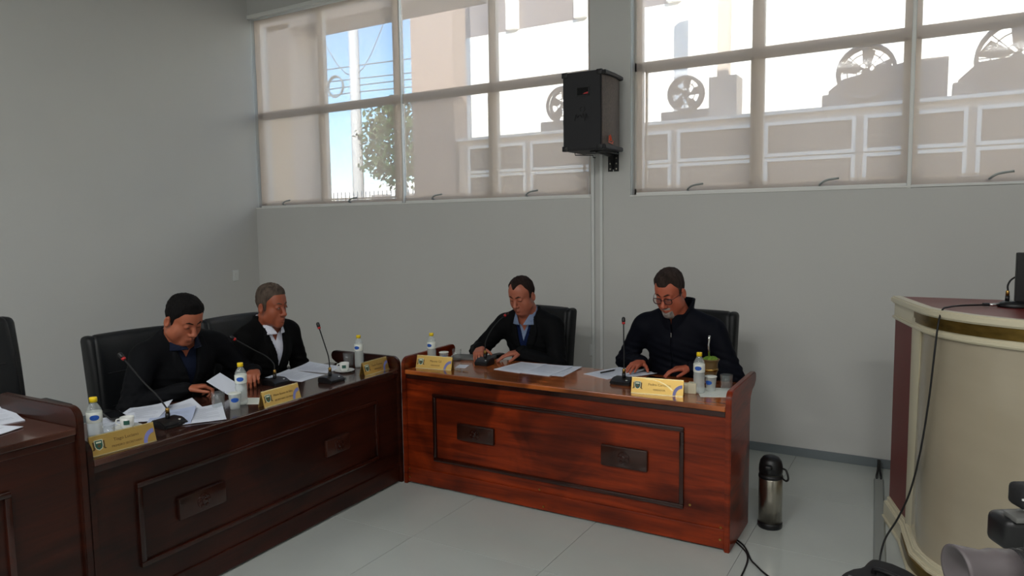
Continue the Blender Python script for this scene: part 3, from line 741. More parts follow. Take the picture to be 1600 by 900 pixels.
# ------------------------------------------------------------------ signed-distance sculpting for people
class Field:
    """numpy distance field with smooth unions, polygonised by surface nets into one closed mesh"""
    def __init__(s, lo, hi, h):
        s.lo = np.array(lo, float); s.h = h; s.n = (np.ceil((np.array(hi)-s.lo)/h).astype(int)+1)
        s.F = np.full(tuple(s.n), .05, np.float32)
    def sub(s, lo, hi):
        a = np.clip(np.floor((np.array(lo)-s.lo)/s.h).astype(int), 0, s.n-1); b = np.clip(np.ceil((np.array(hi)-s.lo)/s.h).astype(int)+1, 1, s.n)
        if (b <= a).any(): return None, None
        g = np.meshgrid(*[(s.lo[i]+s.h*np.arange(a[i], b[i])).astype(np.float32) for i in range(3)], indexing='ij')
        return tuple(slice(a[i], b[i]) for i in range(3)), g
    def put(s, fn, lo, hi, k=.012, op='u', pad=None):
        pad = (k*1.2+3*s.h) if pad is None else pad
        sl, g = s.sub(np.array(lo)-pad, np.array(hi)+pad)
        if sl is None: return
        d = fn(*g).astype(np.float32); f = s.F[sl]
        if op == 'u': hh = np.clip(.5+.5*(f-d)/k, 0, 1); s.F[sl] = f*(1-hh)+d*hh - k*hh*(1-hh)
        elif op == 's': d = -d; hh = np.clip(.5-.5*(f-d)/k, 0, 1); s.F[sl] = f*(1-hh)+d*hh + k*hh*(1-hh)
        elif op == 'i': hh = np.clip(.5-.5*(f-d)/k, 0, 1); s.F[sl] = f*(1-hh)+d*hh + k*hh*(1-hh)
    def cap(s, a, b, ra, rb=None, k=.012, op='u', flat=None):
        rb = ra if rb is None else rb; a = np.array(a, float); b = np.array(b, float); r = max(ra, rb)
        ab = b-a; L2 = ab@ab+1e-9
        def fn(X, Y, Z):
            px, py, pz = X-a[0], Y-a[1], Z-a[2]
            t = np.clip((px*ab[0]+py*ab[1]+pz*ab[2])/L2, 0, 1)
            return np.sqrt((px-t*ab[0])**2+(py-t*ab[1])**2+(pz-t*ab[2])**2)-(ra+(rb-ra)*t)
        s.put(fn, np.minimum(a, b)-r, np.maximum(a, b)+r, k, op)
    def ell(s, c, r, k=.012, op='u', M3=None):
        c = np.array(c, float); r = np.array(r, float); R_ = max(r)
        def fn(X, Y, Z):
            x, y, z = X-c[0], Y-c[1], Z-c[2]
            if M3 is not None: x, y, z = (M3[0][0]*x+M3[1][0]*y+M3[2][0]*z, M3[0][1]*x+M3[1][1]*y+M3[2][1]*z, M3[0][2]*x+M3[1][2]*y+M3[2][2]*z)
            k0 = np.sqrt((x/r[0])**2+(y/r[1])**2+(z/r[2])**2); k1 = np.sqrt((x/r[0]**2)**2+(y/r[1]**2)**2+(z/r[2]**2)**2)+1e-6
            return k0*(k0-1)/k1
        s.put(fn, c-R_, c+R_, k, op)
    def mesh(s, smooth=1):
        F = s.F; I = F < 0
        c = [I[i:I.shape[0]-1+i, j:I.shape[1]-1+j, k:I.shape[2]-1+k] for i in (0, 1) for j in (0, 1) for k in (0, 1)]
        al = c[0].copy(); an = c[0].copy()
        for q in c[1:]: al &= q; an |= q
        act = an & ~al
        idx = np.argwhere(act); nid = np.full(act.shape, -1, np.int64); nid[act] = np.arange(len(idx))
        acc = np.zeros((len(idx), 3)); cnt = np.zeros(len(idx))
        cor = [(i, j, k) for i in (0, 1) for j in (0, 1) for k in (0, 1)]
        vals = {q: F[idx[:, 0]+q[0], idx[:, 1]+q[1], idx[:, 2]+q[2]] for q in cor}
        for q in cor:
            for ax in range(3):
                if q[ax] == 0:
                    r = list(q); r[ax] = 1; r = tuple(r); va, vb = vals[q], vals[r]; m = (va < 0) != (vb < 0)
                    t = np.where(m, va/np.where(m, va-vb, 1), 0); p = np.zeros((len(idx), 3)); p[:] = q; p[:, ax] = t
                    acc[m] += p[m]; cnt[m] += 1
        V = s.lo + s.h*(idx+acc/cnt[:, None])
        Q = []
        for ax in range(3):
            o1, o2 = (ax+1) % 3, (ax+2) % 3
            a = [slice(None)]*3; b = [slice(None)]*3; a[ax] = slice(0, -1); b[ax] = slice(1, None)
            A, Bq = I[tuple(a)], I[tuple(b)]; E = np.argwhere(A != Bq)
            E = E[(E[:, o1] > 0) & (E[:, o2] > 0) & (E[:, o1] < act.shape[o1]) & (E[:, o2] < act.shape[o2])]
            sg = A[E[:, 0], E[:, 1], E[:, 2]]
            q = []
            for d1, d2 in ((0, 0), (1, 0), (1, 1), (0, 1)):
                e = E.copy(); e[:, o1] -= d1; e[:, o2] -= d2; q.append(nid[e[:, 0], e[:, 1], e[:, 2]])
            q = np.stack(q, 1); q[~sg] = q[~sg][:, ::-1]; Q.append(q)
        Q = np.concatenate(Q); Q = Q[(Q >= 0).all(1)]
        for _ in range(smooth):
            S = np.zeros_like(V); n = np.zeros(len(V))
            for i in range(4):
                a, b = Q[:, i], Q[:, (i+1) % 4]
                for ax in range(3): S[:, ax] += np.bincount(a, V[b, ax], len(V)) + np.bincount(b, V[a, ax], len(V))
                n += np.bincount(a, minlength=len(V)) + np.bincount(b, minlength=len(V))
            V = V*.45 + .55*S/np.maximum(n, 1)[:, None]
        return V, Q
def np_mesh(name, V, Q, m, parent):
    me = bpy.data.meshes.new(name); me.vertices.add(len(V)); me.vertices.foreach_set('co', V.astype(np.float32).ravel())
    me.loops.add(len(Q)*4); me.loops.foreach_set('vertex_index', Q.astype(np.int32).ravel()); me.polygons.add(len(Q))
    me.polygons.foreach_set('loop_start', np.arange(0, len(Q)*4, 4, dtype=np.int32))
    me.polygons.foreach_set('use_smooth', np.ones(len(Q), bool)); me.update(calc_edges=True); me.validate()
    return link_mesh(name, me, m, parent)

def rot3(pitch, yaw, roll=0):
    """head turn: pitch>0 looks down (face is -Y), yaw>0 turns the face to +X"""
    return np.array(Matrix.Rotation(yaw, 3, 'Z') @ Matrix.Rotation(pitch, 3, 'X') @ Matrix.Rotation(roll, 3, 'Y'))
def unit(v): v = np.array(v, float); return v/np.linalg.norm(v)

class Head:
    """head in its own frame (face -Y, eyes near z=0), placed by pivot, turn and scale"""
    def __init__(s, centre, R3, sc, jaw=1.0, plump=0.0):
        s.c = np.array(centre, float); s.R = R3; s.sc = np.array(sc, float); s.jaw = jaw; s.pl = plump
    def w(s, p): return s.c + s.R @ (s.sc*np.array(p, float))
    def local(s, X, Y, Z):
        x, y, z = X-s.c[0], Y-s.c[1], Z-s.c[2]; R_ = s.R
        return ((R_[0][0]*x+R_[1][0]*y+R_[2][0]*z)/s.sc[0], (R_[0][1]*x+R_[1][1]*y+R_[2][1]*z)/s.sc[1], (R_[0][2]*x+R_[1][2]*y+R_[2][2]*z)/s.sc[2])
    def box(s, r=.165): return s.c-r, s.c+r
    def sdf(s, X, Y, Z, ears=True):
        """skull and face in local space"""
        x, y, z = s.local(X, Y, Z); ax = np.abs(x)
        def el(c, r, sx=True):
            q = ((ax if sx else x)-c[0], y-c[1], z-c[2]); k0 = np.sqrt((q[0]/r[0])**2+(q[1]/r[1])**2+(q[2]/r[2])**2); k1 = np.sqrt((q[0]/r[0]**2)**2+(q[1]/r[1]**2)**2+(q[2]/r[2]**2)**2)+1e-6
            return k0*(k0-1)/k1
        def cp(a, b, ra, rb):
            a = np.array(a); ab = np.array(b)-a; L = ab@ab; px, py, pz = ax-a[0], y-a[1], z-a[2]; t = np.clip((px*ab[0]+py*ab[1]+pz*ab[2])/L, 0, 1)
            return np.sqrt((px-t*ab[0])**2+(py-t*ab[1])**2+(pz-t*ab[2])**2)-(ra+(rb-ra)*t)
        def U(f, d, k): h = np.clip(.5+.5*(f-d)/k, 0, 1); return f*(1-h)+d*h-k*h*(1-h)
        def S(f, d, k): d = -d; h = np.clip(.5-.5*(f-d)/k, 0, 1); return f*(1-h)+d*h+k*h*(1-h)
        j = s.jaw; p = s.pl
        f = el((0, .014, .034), (.0755, .097, .082))
        f = U(f, el((0, -.034, .034), (.060, .050, .056)), .02)
        f = U(f, el((0, -.026, -.034), (.055+p*.5, .056, .070)), .024)
        f = U(f, el((.037, -.043, -.030), (.024+p*.4, .023, .022)), .028)
        f = U(f, el((.042, -.020, -.060), (.022*j+p, .038, .034+p*.5)), .026)
        f = U(f, cp((.050*j, .002, -.064), (.014, -.060, -.099), .017+p*.3, .014), .022)
        f = U(f, el((0, -.063, -.098), (.021*j, .020, .017)), .018)
        if p > 0: f = U(f, el((0, -.020, -.104), (.046, .042, .022+p)), .02)
        f = U(f, cp((.006, -.080, .018), (.044, -.064, .019), .0105, .0075), .016)
        f = U(f, el((0, -.068, -.068), (.030, .022, .030)), .016)
        f = S(f, el((.030, -.100, .000), (.0150, .0175, .0120)), .014)
        f = U(f, cp((0, -.078, .010), (0, -.105, -.034), .0085, .0115), .008)
        f = U(f, el((0, -.106, -.037), (.0135, .0125, .0110)), .006)
        f = U(f, el((.0135, -.094, -.041), (.0085, .011, .0085)), .005)
        f = U(f, el((.031, -.0735, .0015), (.0148, .0148, .0125)), .004)          # lids
        f = U(f, cp((0, -.0925, -.0655), (.021, -.082, -.069), .0052, .0032), .005)
        f = U(f, cp((0, -.0915, -.0765), (.018, -.082, -.0745), .0062, .0035), .005)
        f = S(f, cp((0, -.099, -.0712), (.022, -.087, -.0715), .0022, .0015), .003)
        f = S(f, el((0, -.092, -.0865), (.014, .006, .004)), .006)
        if ears:
            f = U(f, el((.081+.10*(y-.012)*(y > .012), .014, -.010), (.0085, .019, .030)), .005)
            f = S(f, el((.091, .007, -.006), (.0095, .011, .020)), .003)
        return f*min(s.sc)
    def hairline(s, X, Y, Z, style):
        x, y, z = s.local(X, Y, Z); ax = np.abs(x)
        if style == 'short':      zl = np.interp(y, [-.10, -.06, -.045, -.022, -.012, .002, .014, .034, .05, .11], [.070, .064, .040, .018, -.020, -.024, .016, .010, -.055, -.075])
        elif style == 'grey':     zl = np.interp(y, [-.10, -.06, -.046, -.026, -.012, .002, .014, .034, .05, .11], [.074, .068, .050, .030, -.022, -.026, .016, .008, -.055, -.075])
        elif style == 'receding': zl = np.interp(y, [-.10, -.06, -.04, -.018, -.008, .004, .014, .034, .05, .11], [.083, .080, .066, .046, -.014, -.02, .016, .008, -.055, -.075]) + .030*np.exp(-((ax-.040)/.018)**2)*np.clip((-.005-y)/.03, 0, 1) - .014*np.exp(-(ax/.014)**2)*np.clip((-.03-y)/.03, 0, 1)
        else:                     zl = np.interp(y, [-.10, -.06, -.042, -.022, -.012, .004, .014, .034, .05, .11], [.066, .062, .052, .034, -.018, -.020, .016, .008, -.055, -.075]) + .018*np.exp(-((ax-.046)/.014)**2)*np.clip((-.01-y)/.03, 0, 1)
        return z-zl, (x, y, z)

def person(label, loc, rz, head, wrists, hands, jacket, shirt, pants, skin, hairc, style, sc=(1, 1, 1), lean=.06, shz=1.04, zip_up=False, open_v=.25,
           vwide=.055, elbow_out=.16, glasses=False, beard=False, width=1.0, belly=.0, stub=None, collar=None, brow=None, knit=None, el_drop=0.0, vcx=0.0):
    """seated figure facing -Y. head=(x,y,z_eye,pitch,yaw,scale3,jaw,plump); wrists: [right(-X), left(+X)] in body space;
    hands: per hand (finger dir, back-of-hand normal, thumb dir, curls)"""
    t = thing('person', label, 'person', loc, rz, None, sc)
    hx, hy, hz, hp, hyaw, hs, jaw, pl = head
    Hd = Head((hx, hy, hz), rot3(hp, hyaw), hs, jaw, pl)
    w = width
    hip = np.array([0, .06, .53]); wst = np.array([0, .03, .70]); chest = np.array([0, -lean*.6, shz-.15]); neck = np.array([hx*.5, -lean-.005, shz+.035])
    SH = [np.array([-.182*w, -lean+.01, shz-.050]), np.array([.182*w, -lean+.01, shz-.050])]
    skull0 = Hd.w((0, .030, -.065))
    EL = []
    for i in (0, 1):      # elbow by two-bone reach, pushed outward and down
        a, b = SH[i], np.array(wrists[i], float); L1, L2 = .29, .265
        d = b-a; D = min(np.linalg.norm(d), L1+L2-.004); u = unit(d); x = (L1*L1-L2*L2+D*D)/(2*D); hgt = math.sqrt(max(L1*L1-x*x, 1e-5))
        side = -1 if i == 0 else 1; pole = np.array([side*elbow_out*4, .25, -.75-el_drop]); pole -= u*(pole@u); pole = unit(pole)
        EL.append(a+u*x+pole*hgt); 
    # ---------------- skin
    lo = np.minimum.reduce([SH[0], SH[1], EL[0], EL[1], np.array(wrists[0]), np.array(wrists[1]), hip])-.24; hi = np.maximum.reduce([SH[0], SH[1], EL[0], EL[1], np.array(wrists[0]), np.array(wrists[1]), hip])+.24
    hi[2] = hz+.19; lo[2] = .44; lo[1] = min(lo[1], hy-.17)
    f = Field(lo, hi, .0040)
    f.put(Hd.sdf, *Hd.box(), k=.004)
    f.cap(skull0, neck+np.array([0, .01, -.03]), .054+pl*.8, .060+pl*.6, .022)
    f.cap(neck, chest, .07, .10, .05); f.ell(chest, (.145*w, .095, .16), .05); f.cap(chest, wst, .10, .10, .05); f.cap(wst, hip, .11, .12, .04)
    for i in (0, 1):
        f.cap(neck+np.array([0, 0, -.03]), SH[i], .045, .045, .04); f.cap(SH[i], EL[i], .045, .038, .02); W0 = np.array(wrists[i], float); f.cap(EL[i], W0, .037, .0245, .012)
        fd, nb, td, curl, thc = hands[i]; fd = unit(fd); nb = np.array(nb, float); nb = unit(nb-fd*(nb@fd)); td = np.array(td, float); td = unit(td-fd*(td@fd)-nb*(td@nb))
        k_ = 1.0
        for q, (off, adv, L, rr) in enumerate(((.029, .084, (.043, .026, .021), .0092), (.0098, .088, (.047, .030, .022), .0094), (-.0098, .084, (.043, .028, .021), .0089), (-.028, .076, (.034, .021, .018), .0080))):
            kn = W0 + fd*adv + td*off
            f.cap(W0+fd*.012+td*off*.55, kn, .0155, .0108, .014)
            sp = (off*3.2)*curl[3]; dcur = unit(fd+td*sp); ang = 0; p = kn
            for m_, Lq in enumerate(L):
                ang += curl[m_] + .05*q; dq = dcur*math.cos(ang)-nb*math.sin(ang); p2 = p+dq*Lq
                r0 = rr*(1-.10*m_); f.cap(p, p2, r0, r0*.90, .0028 if m_ else .007); p = p2
        p = W0+fd*.022+td*.022-nb*.004; dq = unit(fd*.62+td*.78-nb*.25); p2 = p+dq*.042; f.cap(p, p2, .0150, .0110, .010)
        dq = unit(dq+fd*thc-nb*.15); p3 = p2+dq*.032; f.cap(p2, p3, .0105, .0095, .003); dq = unit(dq+fd*thc*.6); f.cap(p3, p3+dq*.024, .0095, .0080, .003)
    V, Q = f.mesh(1)
    del f
    np_mesh('body', V, Q, skin, t)
    # ---------------- garment
    def torso(f, g, arms=True, cuff=.0):
        f.ell(chest+np.array([0, .0, .01]), (.172*w+g, .112+g+belly*.2, .185+g), .05)
        f.cap(chest, wst, .120+g, .125+g+belly*.4, .05); f.ell(wst+np.array([0, -.02-belly*.3, 0]), (.165*w+g+belly*.4, .125+g+belly, .19), .05)
        f.ell(hip, (.175*w+g, .14+g, .10), .05)
        f.cap(neck+np.array([0, .015, -.065]), SH[0]+np.array([.02, 0, -.01]), .062+g, .055+g, .05); f.cap(neck+np.array([0, .015, -.065]), SH[1]+np.array([-.02, 0, -.01]), .062+g, .055+g, .05)
        for s in (-1, 1): f.cap(neck+np.array([s*.030, .020, .000]), (s*.135*w, -lean+.012, shz-.020), .047+g+pl*.4, .046+g, .035)
        if arms:
            for i in (0, 1):
                W0 = np.array(wrists[i], float); d = unit(EL[i]-W0); We = W0+d*(.012+cuff)
                f.cap(SH[i], EL[i], .060+g*.8, .052+g*.6, .035); f.cap(EL[i], We, .053+g*.6, .036+g*.6, .02)
    f = Field(lo, (hi[0], hi[1], shz+.15), .0062)
    torso(f, .014)
    # cloth folds at elbows and waist
    F0 = f.F; 
    g = np.meshgrid(*[(f.lo[i]+f.h*np.arange(f.n[i])).astype(np.float32) for i in range(3)], indexing='ij')
    for i in (0, 1):
        dist = np.sqrt((g[0]-EL[i][0])**2+(g[1]-EL[i][1])**2+(g[2]-EL[i][2])**2); m_ = np.exp(-(dist/.09)**2)
        u = unit(np.array(wrists[i])-SH[i]); F0 += (.0038*m_*np.sin((g[0]*u[0]+g[1]*u[1]+g[2]*u[2])*190+g[0]*40)).astype(np.float32)
    F0 += (.0026*np.exp(-((g[2]-.80)/.10)**2)*np.sin(g[2]*150+g[0]*38+g[1]*20)).astype(np.float32)
    F0 += (.0016*np.sin(g[0]*47+g[2]*31)*np.sin(g[1]*53-g[2]*22)).astype(np.float32)
    ncx = neck[0]
    zt = shz+.01; zb_ = zt-open_v
    if not zip_up:      # lapels proud of the chest, then the open V and neck hole cut away
        for s in (-1, 1):
            def lap(X, Y, Z, s=s):
                u = np.clip((Z-zb_)/(zt-zb_), 0, 1.05); xc = s*(u*vwide+.022*np.clip(np.sin(u*PI*.95), 0, 1))+vcx*(1-u)
                return np.maximum(np.abs(X-xc)-(.010+.024*np.clip(np.sin(u*PI*.9), 0, 1)), np.maximum(Z-zt-.02, zb_-Z))
            # lapel = jacket surface grown by 7 mm inside the lapel outline, front side only
            L_ = lap(*g); grow = np.maximum(np.maximum(F0-.0075, L_), g[1]-(chest[1]-.02)); f.F = np.minimum(f.F, grow.astype(np.float32))
        u = (g[2]-zb_)/(zt-zb_); V_ = np.abs(g[0]-vcx*(1-u)-ncx*u)-np.clip(u, 0, 1.4)*vwide
        cut = np.maximum(V_, np.maximum(zb_-g[2], g[1]-(neck[1]+.02)))
        f.F = np.maximum(f.F, -cut.astype(np.float32))
        ndist = np.sqrt((g[0]-ncx)**2+((g[1]-neck[1]+.006)*.95)**2)-.072-pl*.5
        f.F = np.maximum(f.F, -np.maximum(ndist, shz-.03-g[2]).astype(np.float32))
        # the opening below the button: a slim centre line
        seam = np.maximum(np.abs(g[0]-vcx-.004)-.002, np.maximum(g[2]-zb_, g[1]-(chest[1]))); f.F = np.maximum(f.F, -(seam-.001).astype(np.float32))
        rear = np.sqrt((g[0]-ncx)**2+(g[1]-neck[1]+.003)**2)
        cl = np.maximum(np.abs(rear-(.081+pl*.5)-(shz+.095-g[2])*.16)-.0055, np.maximum(np.abs(g[2]-(shz+.052))-.040, neck[1]-.015-g[1])); f.F = np.minimum(f.F, cl.astype(np.float32))
    else:               # stand-up zipped collar
        ndist = np.sqrt((g[0]-ncx)**2+((g[1]-neck[1])*.92)**2)
        rr = .078+pl*.6+(g[2]-shz)*.16
        front = np.clip(-(g[1]-neck[1])/.06, 0, 1)
        top = shz+.135-front*.090
        cl = np.maximum(np.abs(ndist-rr)-.0075, np.maximum(g[2]-top, shz-.05-g[2])); f.F = np.minimum(f.F, cl.astype(np.float32))
        f.F = np.maximum(f.F, -np.maximum(ndist-rr+.0075, shz-.02-g[2]).astype(np.float32))
        gap = np.maximum(np.abs(g[0]-ncx)-np.clip((g[2]-shz-.0)*.55, 0, .1), np.maximum(g[1]-neck[1], shz-.03-g[2])); f.F = np.maximum(f.F, -gap.astype(np.float32))
        seam = np.maximum(np.abs(g[0]-ncx)-.0016, g[1]-chest[1]); f.F = np.maximum(f.F, -(seam-.0012).astype(np.float32))
    V, Q = f.mesh(1); jk = np_mesh('jacket', V, Q, jacket, t)
    if zip_up:
        zc = shz-.085; col_ = V[(np.abs(V[:, 0]-ncx-.012) < .012) & (np.abs(V[:, 2]-zc) < .02)]; y0 = col_[:, 1].min()
        bm = B(); box(bm, ncx-.004, ncx+.004, y0-.006, y0+.002, zc-.014, zc+.014, .0015, 1); obj('zip_pull', bm, M['chrome'], jk)
    # ---------------- shirt
    def neck_collar(f, g, c_r, hgt, opening, th=.0035):
        nd = np.sqrt((g[0]-ncx)**2+((g[1]-neck[1]+.012)*.97)**2)
        fr = np.clip(-(g[1]-neck[1])/.06, 0, 1)
        top = shz+hgt-fr*.050
        cl = np.maximum(np.abs(nd-c_r-(shz+.06-g[2])*.26*fr)-th, np.maximum(g[2]-top, shz-.035-g[2]))
        gp = np.abs(g[0]-ncx)-np.clip((g[2]-shz+.055)*opening, 0, .1); gp = np.maximum(gp, g[1]-neck[1])
        return np.maximum(cl, -gp)
    f = Field((lo[0], lo[1], .60), (hi[0], hi[1], shz+.13), .0050)
    g = np.meshgrid(*[(f.lo[i]+f.h*np.arange(f.n[i])).astype(np.float32) for i in range(3)], indexing='ij')
    torso(f, .0, arms=False)
    nd = np.sqrt((g[0]-ncx)**2+((g[1]-neck[1])*.97)**2)-.056-pl*.5; op = np.maximum(np.abs(g[0]-ncx)-np.clip((g[2]-(shz-.085))*.42, 0, .06), g[1]-neck[1])
    f.F = np.maximum(f.F, -np.maximum(nd, shz-.045-g[2]).astype(np.float32))
    f.F = np.maximum(f.F, -np.maximum(np.maximum(op, shz-.085-g[2]), g[1]-(neck[1]-.02)).astype(np.float32))
    f.F = np.minimum(f.F, (np.full_like(f.F, 1.0) if zip_up else neck_collar(f, g, .071+pl*.5, .092, .50)).astype(np.float32))
    for i in (0, 1):
        W0 = np.array(wrists[i], float); d = unit(EL[i]-W0); f.cap(W0+d*.002, W0+d*.05, .033, .036, .003); f.cap(W0-d*.03, W0-d*.004, .024, .024, .002, 's')
    if knit is None:
        V, Q = f.mesh(1); np_mesh('shirt', V, Q, shirt, t)
    else:               # pullover over the shirt: shirt shows in a narrow V
        V, Q = f.mesh(1); np_mesh('shirt', V, Q, shirt, t)
        f = Field((lo[0], lo[1], .60), (hi[0], hi[1], shz+.10), .0055)
        g = np.meshgrid(*[(f.lo[i]+f.h*np.arange(f.n[i])).astype(np.float32) for i in range(3)], indexing='ij')
        torso(f, .007, arms=False); u = (g[2]-(shz-.155)); op = np.maximum(np.abs(g[0]-ncx)-np.clip(u*.30, 0, .055), g[1]-neck[1]); f.F = np.maximum(f.F, -op.astype(np.float32))
        nd = np.sqrt((g[0]-ncx)**2+(g[1]-neck[1])**2)-.072; f.F = np.maximum(f.F, -np.maximum(nd, shz-.03-g[2]).astype(np.float32))
        V, Q = f.mesh(1); np_mesh('pullover', V, Q, knit, t)
    # ---------------- trousers and shoes
    f = Field((-.30, -.62, .05), (.30, .24, .68), .0085)
    f.ell(hip+np.array([0, .0, .0]), (.175*w, .135, .105), .04)
    for s in (-1, 1):
        f.cap((s*.09, .04, .53), (s*.13, -.36, .525), .088, .066, .03); f.cap((s*.13, -.36, .525), (s*.13, -.34, .12), .064, .048, .025)
    V, Q = f.mesh(2); np_mesh('trousers', V, Q, pants, t)
    for s in (-1, 1):
        f = Field((s*.13-.08, -.55, 0), (s*.13+.08, -.24, .16), .006)
        f.cap((s*.13, -.31, .045), (s*.135, -.47, .034), .042, .036, .02); f.cap((s*.13, -.33, .05), (s*.13, -.335, .12), .038, .036, .02)
        f.put(lambda X, Y, Z: .004-Z, (s*.13-.08, -.55, 0), (s*.13+.08, -.24, .16), .002, 'i', 0)
        V, Q = f.mesh(1); np_mesh('shoe', V, Q, M['black'], t)
    # ---------------- hair, brows, beard, eyes
    hb = Hd.box(.175)
    def hair(X, Y, Z):
        hl, (x, y, z) = Hd.hairline(X, Y, Z, style)
        tmax = .0045 + .0095*np.clip((z-.035)/.06, 0, 1)
        if style == 'receding': tmax = .0065+.002*np.clip((z-.05)/.05, 0, 1)
        nz = .0017*np.sin(x*330+z*140+2*np.sin(y*90))*np.sin(y*230-z*110+np.sin(x*120))+.0012*np.sin(x*150+y*60)*np.sin(y*110+z*50)
        return np.maximum(Hd.sdf(X, Y, Z, False) - np.clip(hl*.30, -.006, tmax) - np.where(hl > .008, nz, 0), .0115-np.sqrt(((np.abs(x)-.080)/1.1)**2+((y-.014)/1.9)**2+((z+.012)/2.9)**2))
    f = Field(*hb, .0035); f.put(hair, *hb, k=.001)
    # clear away everything that is not outside the scalp
    g = np.meshgrid(*[(f.lo[i]+f.h*np.arange(f.n[i])).astype(np.float32) for i in range(3)], indexing='ij')
    hl, (x, y, z) = Hd.hairline(*g, style); f.F = np.maximum(f.F, (-hl*.8-.001).astype(np.float32))
    V, Q = f.mesh(1); np_mesh('hair', V, Q, hairc, t)
    bc = brow or hairc
    for s in (-1, 1):
        f = Field(Hd.w((s*.031, -.08, .025))-.035, Hd.w((s*.031, -.08, .025))+.035, .0022)
        f.cap(Hd.w((s*.012, -.0905, .0195)), Hd.w((s*.030, -.0850, .0250)), .0036, .0042, .002); f.cap(Hd.w((s*.030, -.0850, .0250)), Hd.w((s*.048, -.0700, .0205)), .0042, .0024, .002)
        V, Q = f.mesh(1); np_mesh('eyebrow', V, Q, bc, t)
        # lash line / eye slit
        e = B(); n = 7; top = []; bot = []
        for k in range(n):
            a = -.62+1.24*k/(n-1); r = .0155
            p = Vector((s*.031+r*math.sin(a), -.0735-r*math.cos(a)-.0004, -.0012-.0022*(abs(a)/.62)**2)); top.append(Vector(Hd.w(p+Vector((0, 0, .0022*EYE(hp)*math.cos(a*2.3)))))); bot.append(Vector(Hd.w(p-Vector((0, .0, .0020*EYE(hp)*math.cos(a*2.3)+.0007)))))
        vs = [e.verts.new(q) for q in top+bot[::-1]]; e.faces.new(vs)
        eo = obj('eye', e, M['eyewhite'] if hp < .25 else M['lash'], t)
        c0 = Hd.w((s*.031, -.0735, -.001))
        e = B()
        tube(e, top, .0011, 5); obj('eyelashes', e, M['lash'], eo)
        if hp < .25:
            e = B(); cc = Hd.w((s*.031+.004, -.0735-.0165, -.001)); bmesh.ops.create_uvsphere(e, u_segments=10, v_segments=6, radius=.0042)
            for v in e.verts: v.co = Vector(cc)+Vector(Hd.R @ np.array((v.co.x, v.co.y*.25, v.co.z*.8)))
            obj('iris', e, M['lash'], eo)
    e = B(); n = 9; up = []; dn = []
    for k in range(n):
        a = -1+2*k/(n-1); yy = -.0985+.0125*a*a; up.append(Vector(Hd.w((a*.021, yy, -.0705+.0012*(1-a*a))))); dn.append(Vector(Hd.w((a*.021, yy+.0002, -.0722))))
    tube(e, [(p+q)/2 for p, q in zip(up, dn)], .0012, 5); obj('mouth_line', e, M['lip'], t)
    if beard or stub:
        def bd(X, Y, Z):
            x, y, z = Hd.local(X, Y, Z); ax = np.abs(x)
            if beard:
                reg = np.minimum(-.074-z, -.030-y)                 # chin only
                reg = np.minimum(reg, .034-ax)
                reg = np.maximum(reg, np.minimum(np.minimum(z+.0655, -.052-z), np.minimum(.028-ax, -.05-y)))
                reg = np.minimum(reg, np.sqrt((x/.020)**2+((z+.0715)/.0085)**2)*.01-.010)     # lips stay clear
                th = .0055
            else:
                reg = np.minimum(-.045-z, .004-y); reg = np.minimum(reg, np.sqrt((x/.022)**2+((z+.0715)/.010)**2)*.01-.010); th = .0012
            f_ = Hd.sdf(X, Y, Z); return np.maximum(f_-np.clip(reg*.6, -.004, th), -reg*.8-.0005)
        f = Field(*hb, .0032); f.put(bd, *hb, k=.001); V, Q = f.mesh(1); np_mesh('beard', V, Q, beard or stub, t)
    if glasses:
        gl = obj('glasses', _glasses(Hd), M['specframe'], t, 60)
        for s in (-1, 1):
            e = B(); n = 16; vs = [e.verts.new(Hd.w((s*.033+.0235*math.copysign(abs(math.cos(a))**.7, math.cos(a)), -.1015+.006*abs(math.cos(a)), -.006+.0155*math.copysign(abs(math.sin(a))**.7, math.sin(a))))) for a in [2*PI*k/n for k in range(n)]]
            e.faces.new(vs); obj('lens', e, M['lens'], gl)
    return t
def EYE(p): return 1.5 if p < .25 else .35
def _glasses(Hd):
    e = B(); n = 20
    for s in (-1, 1):
        tube(e, [Hd.w((s*.033+.0245*math.copysign(abs(math.cos(a))**.7, math.cos(a)), -.1015+.006*abs(math.cos(a)), -.006+.0165*math.copysign(abs(math.sin(a))**.7, math.sin(a)))) for a in [2*PI*k/n for k in range(n)]], .0028, 6, True)
        tube(e, [Hd.w((s*.057, -.095, .002)), Hd.w((s*.074, -.050, .004)), Hd.w((s*.081, .005, .002)), Hd.w((s*.080, .028, -.012))], .0018, 6)
    tube(e, [Hd.w((-.009, -.1015, -.002)), Hd.w((0, -.1035, .000)), Hd.w((.009, -.1015, -.002))], .0017, 6)
    return e
M['eyewhite'] = mat('eye_white', (190, 180, 172), .3)
M['lash'] = mat('dark_lash', (34, 22, 18), .5)
M['lip'] = mat('lip_line', (96, 44, 36), .5)
M['specframe'] = mat('spectacle_frame', (52, 14, 15), .3)
M['lens'] = clear('spectacle_lens', (.88, .80, .76), .04, .02)
def skin(n, rgb): return mat(n, rgb, .48, noise=(22, .07, (1, 1, 1)), bump=(220, .12, .001), sss=.12)
def haircol(n, rgb, v=.3): return mat(n, rgb, .8, spec=.18, noise=(55, v, (1, 1, .25)), bump=(260, .9, .004))
SK = [skin('skin_a', (160, 92, 66)), skin('skin_b', (144, 77, 52)), skin('skin_c', (160, 94, 72)), skin('skin_d', (172, 92, 68))]
HC = [haircol('black_hair', (13, 11, 11)), haircol('grey_hair', (78, 67, 59), .5), haircol('brown_hair', (36, 25, 21)), haircol('greying_hair', (48, 38, 34), .5)]
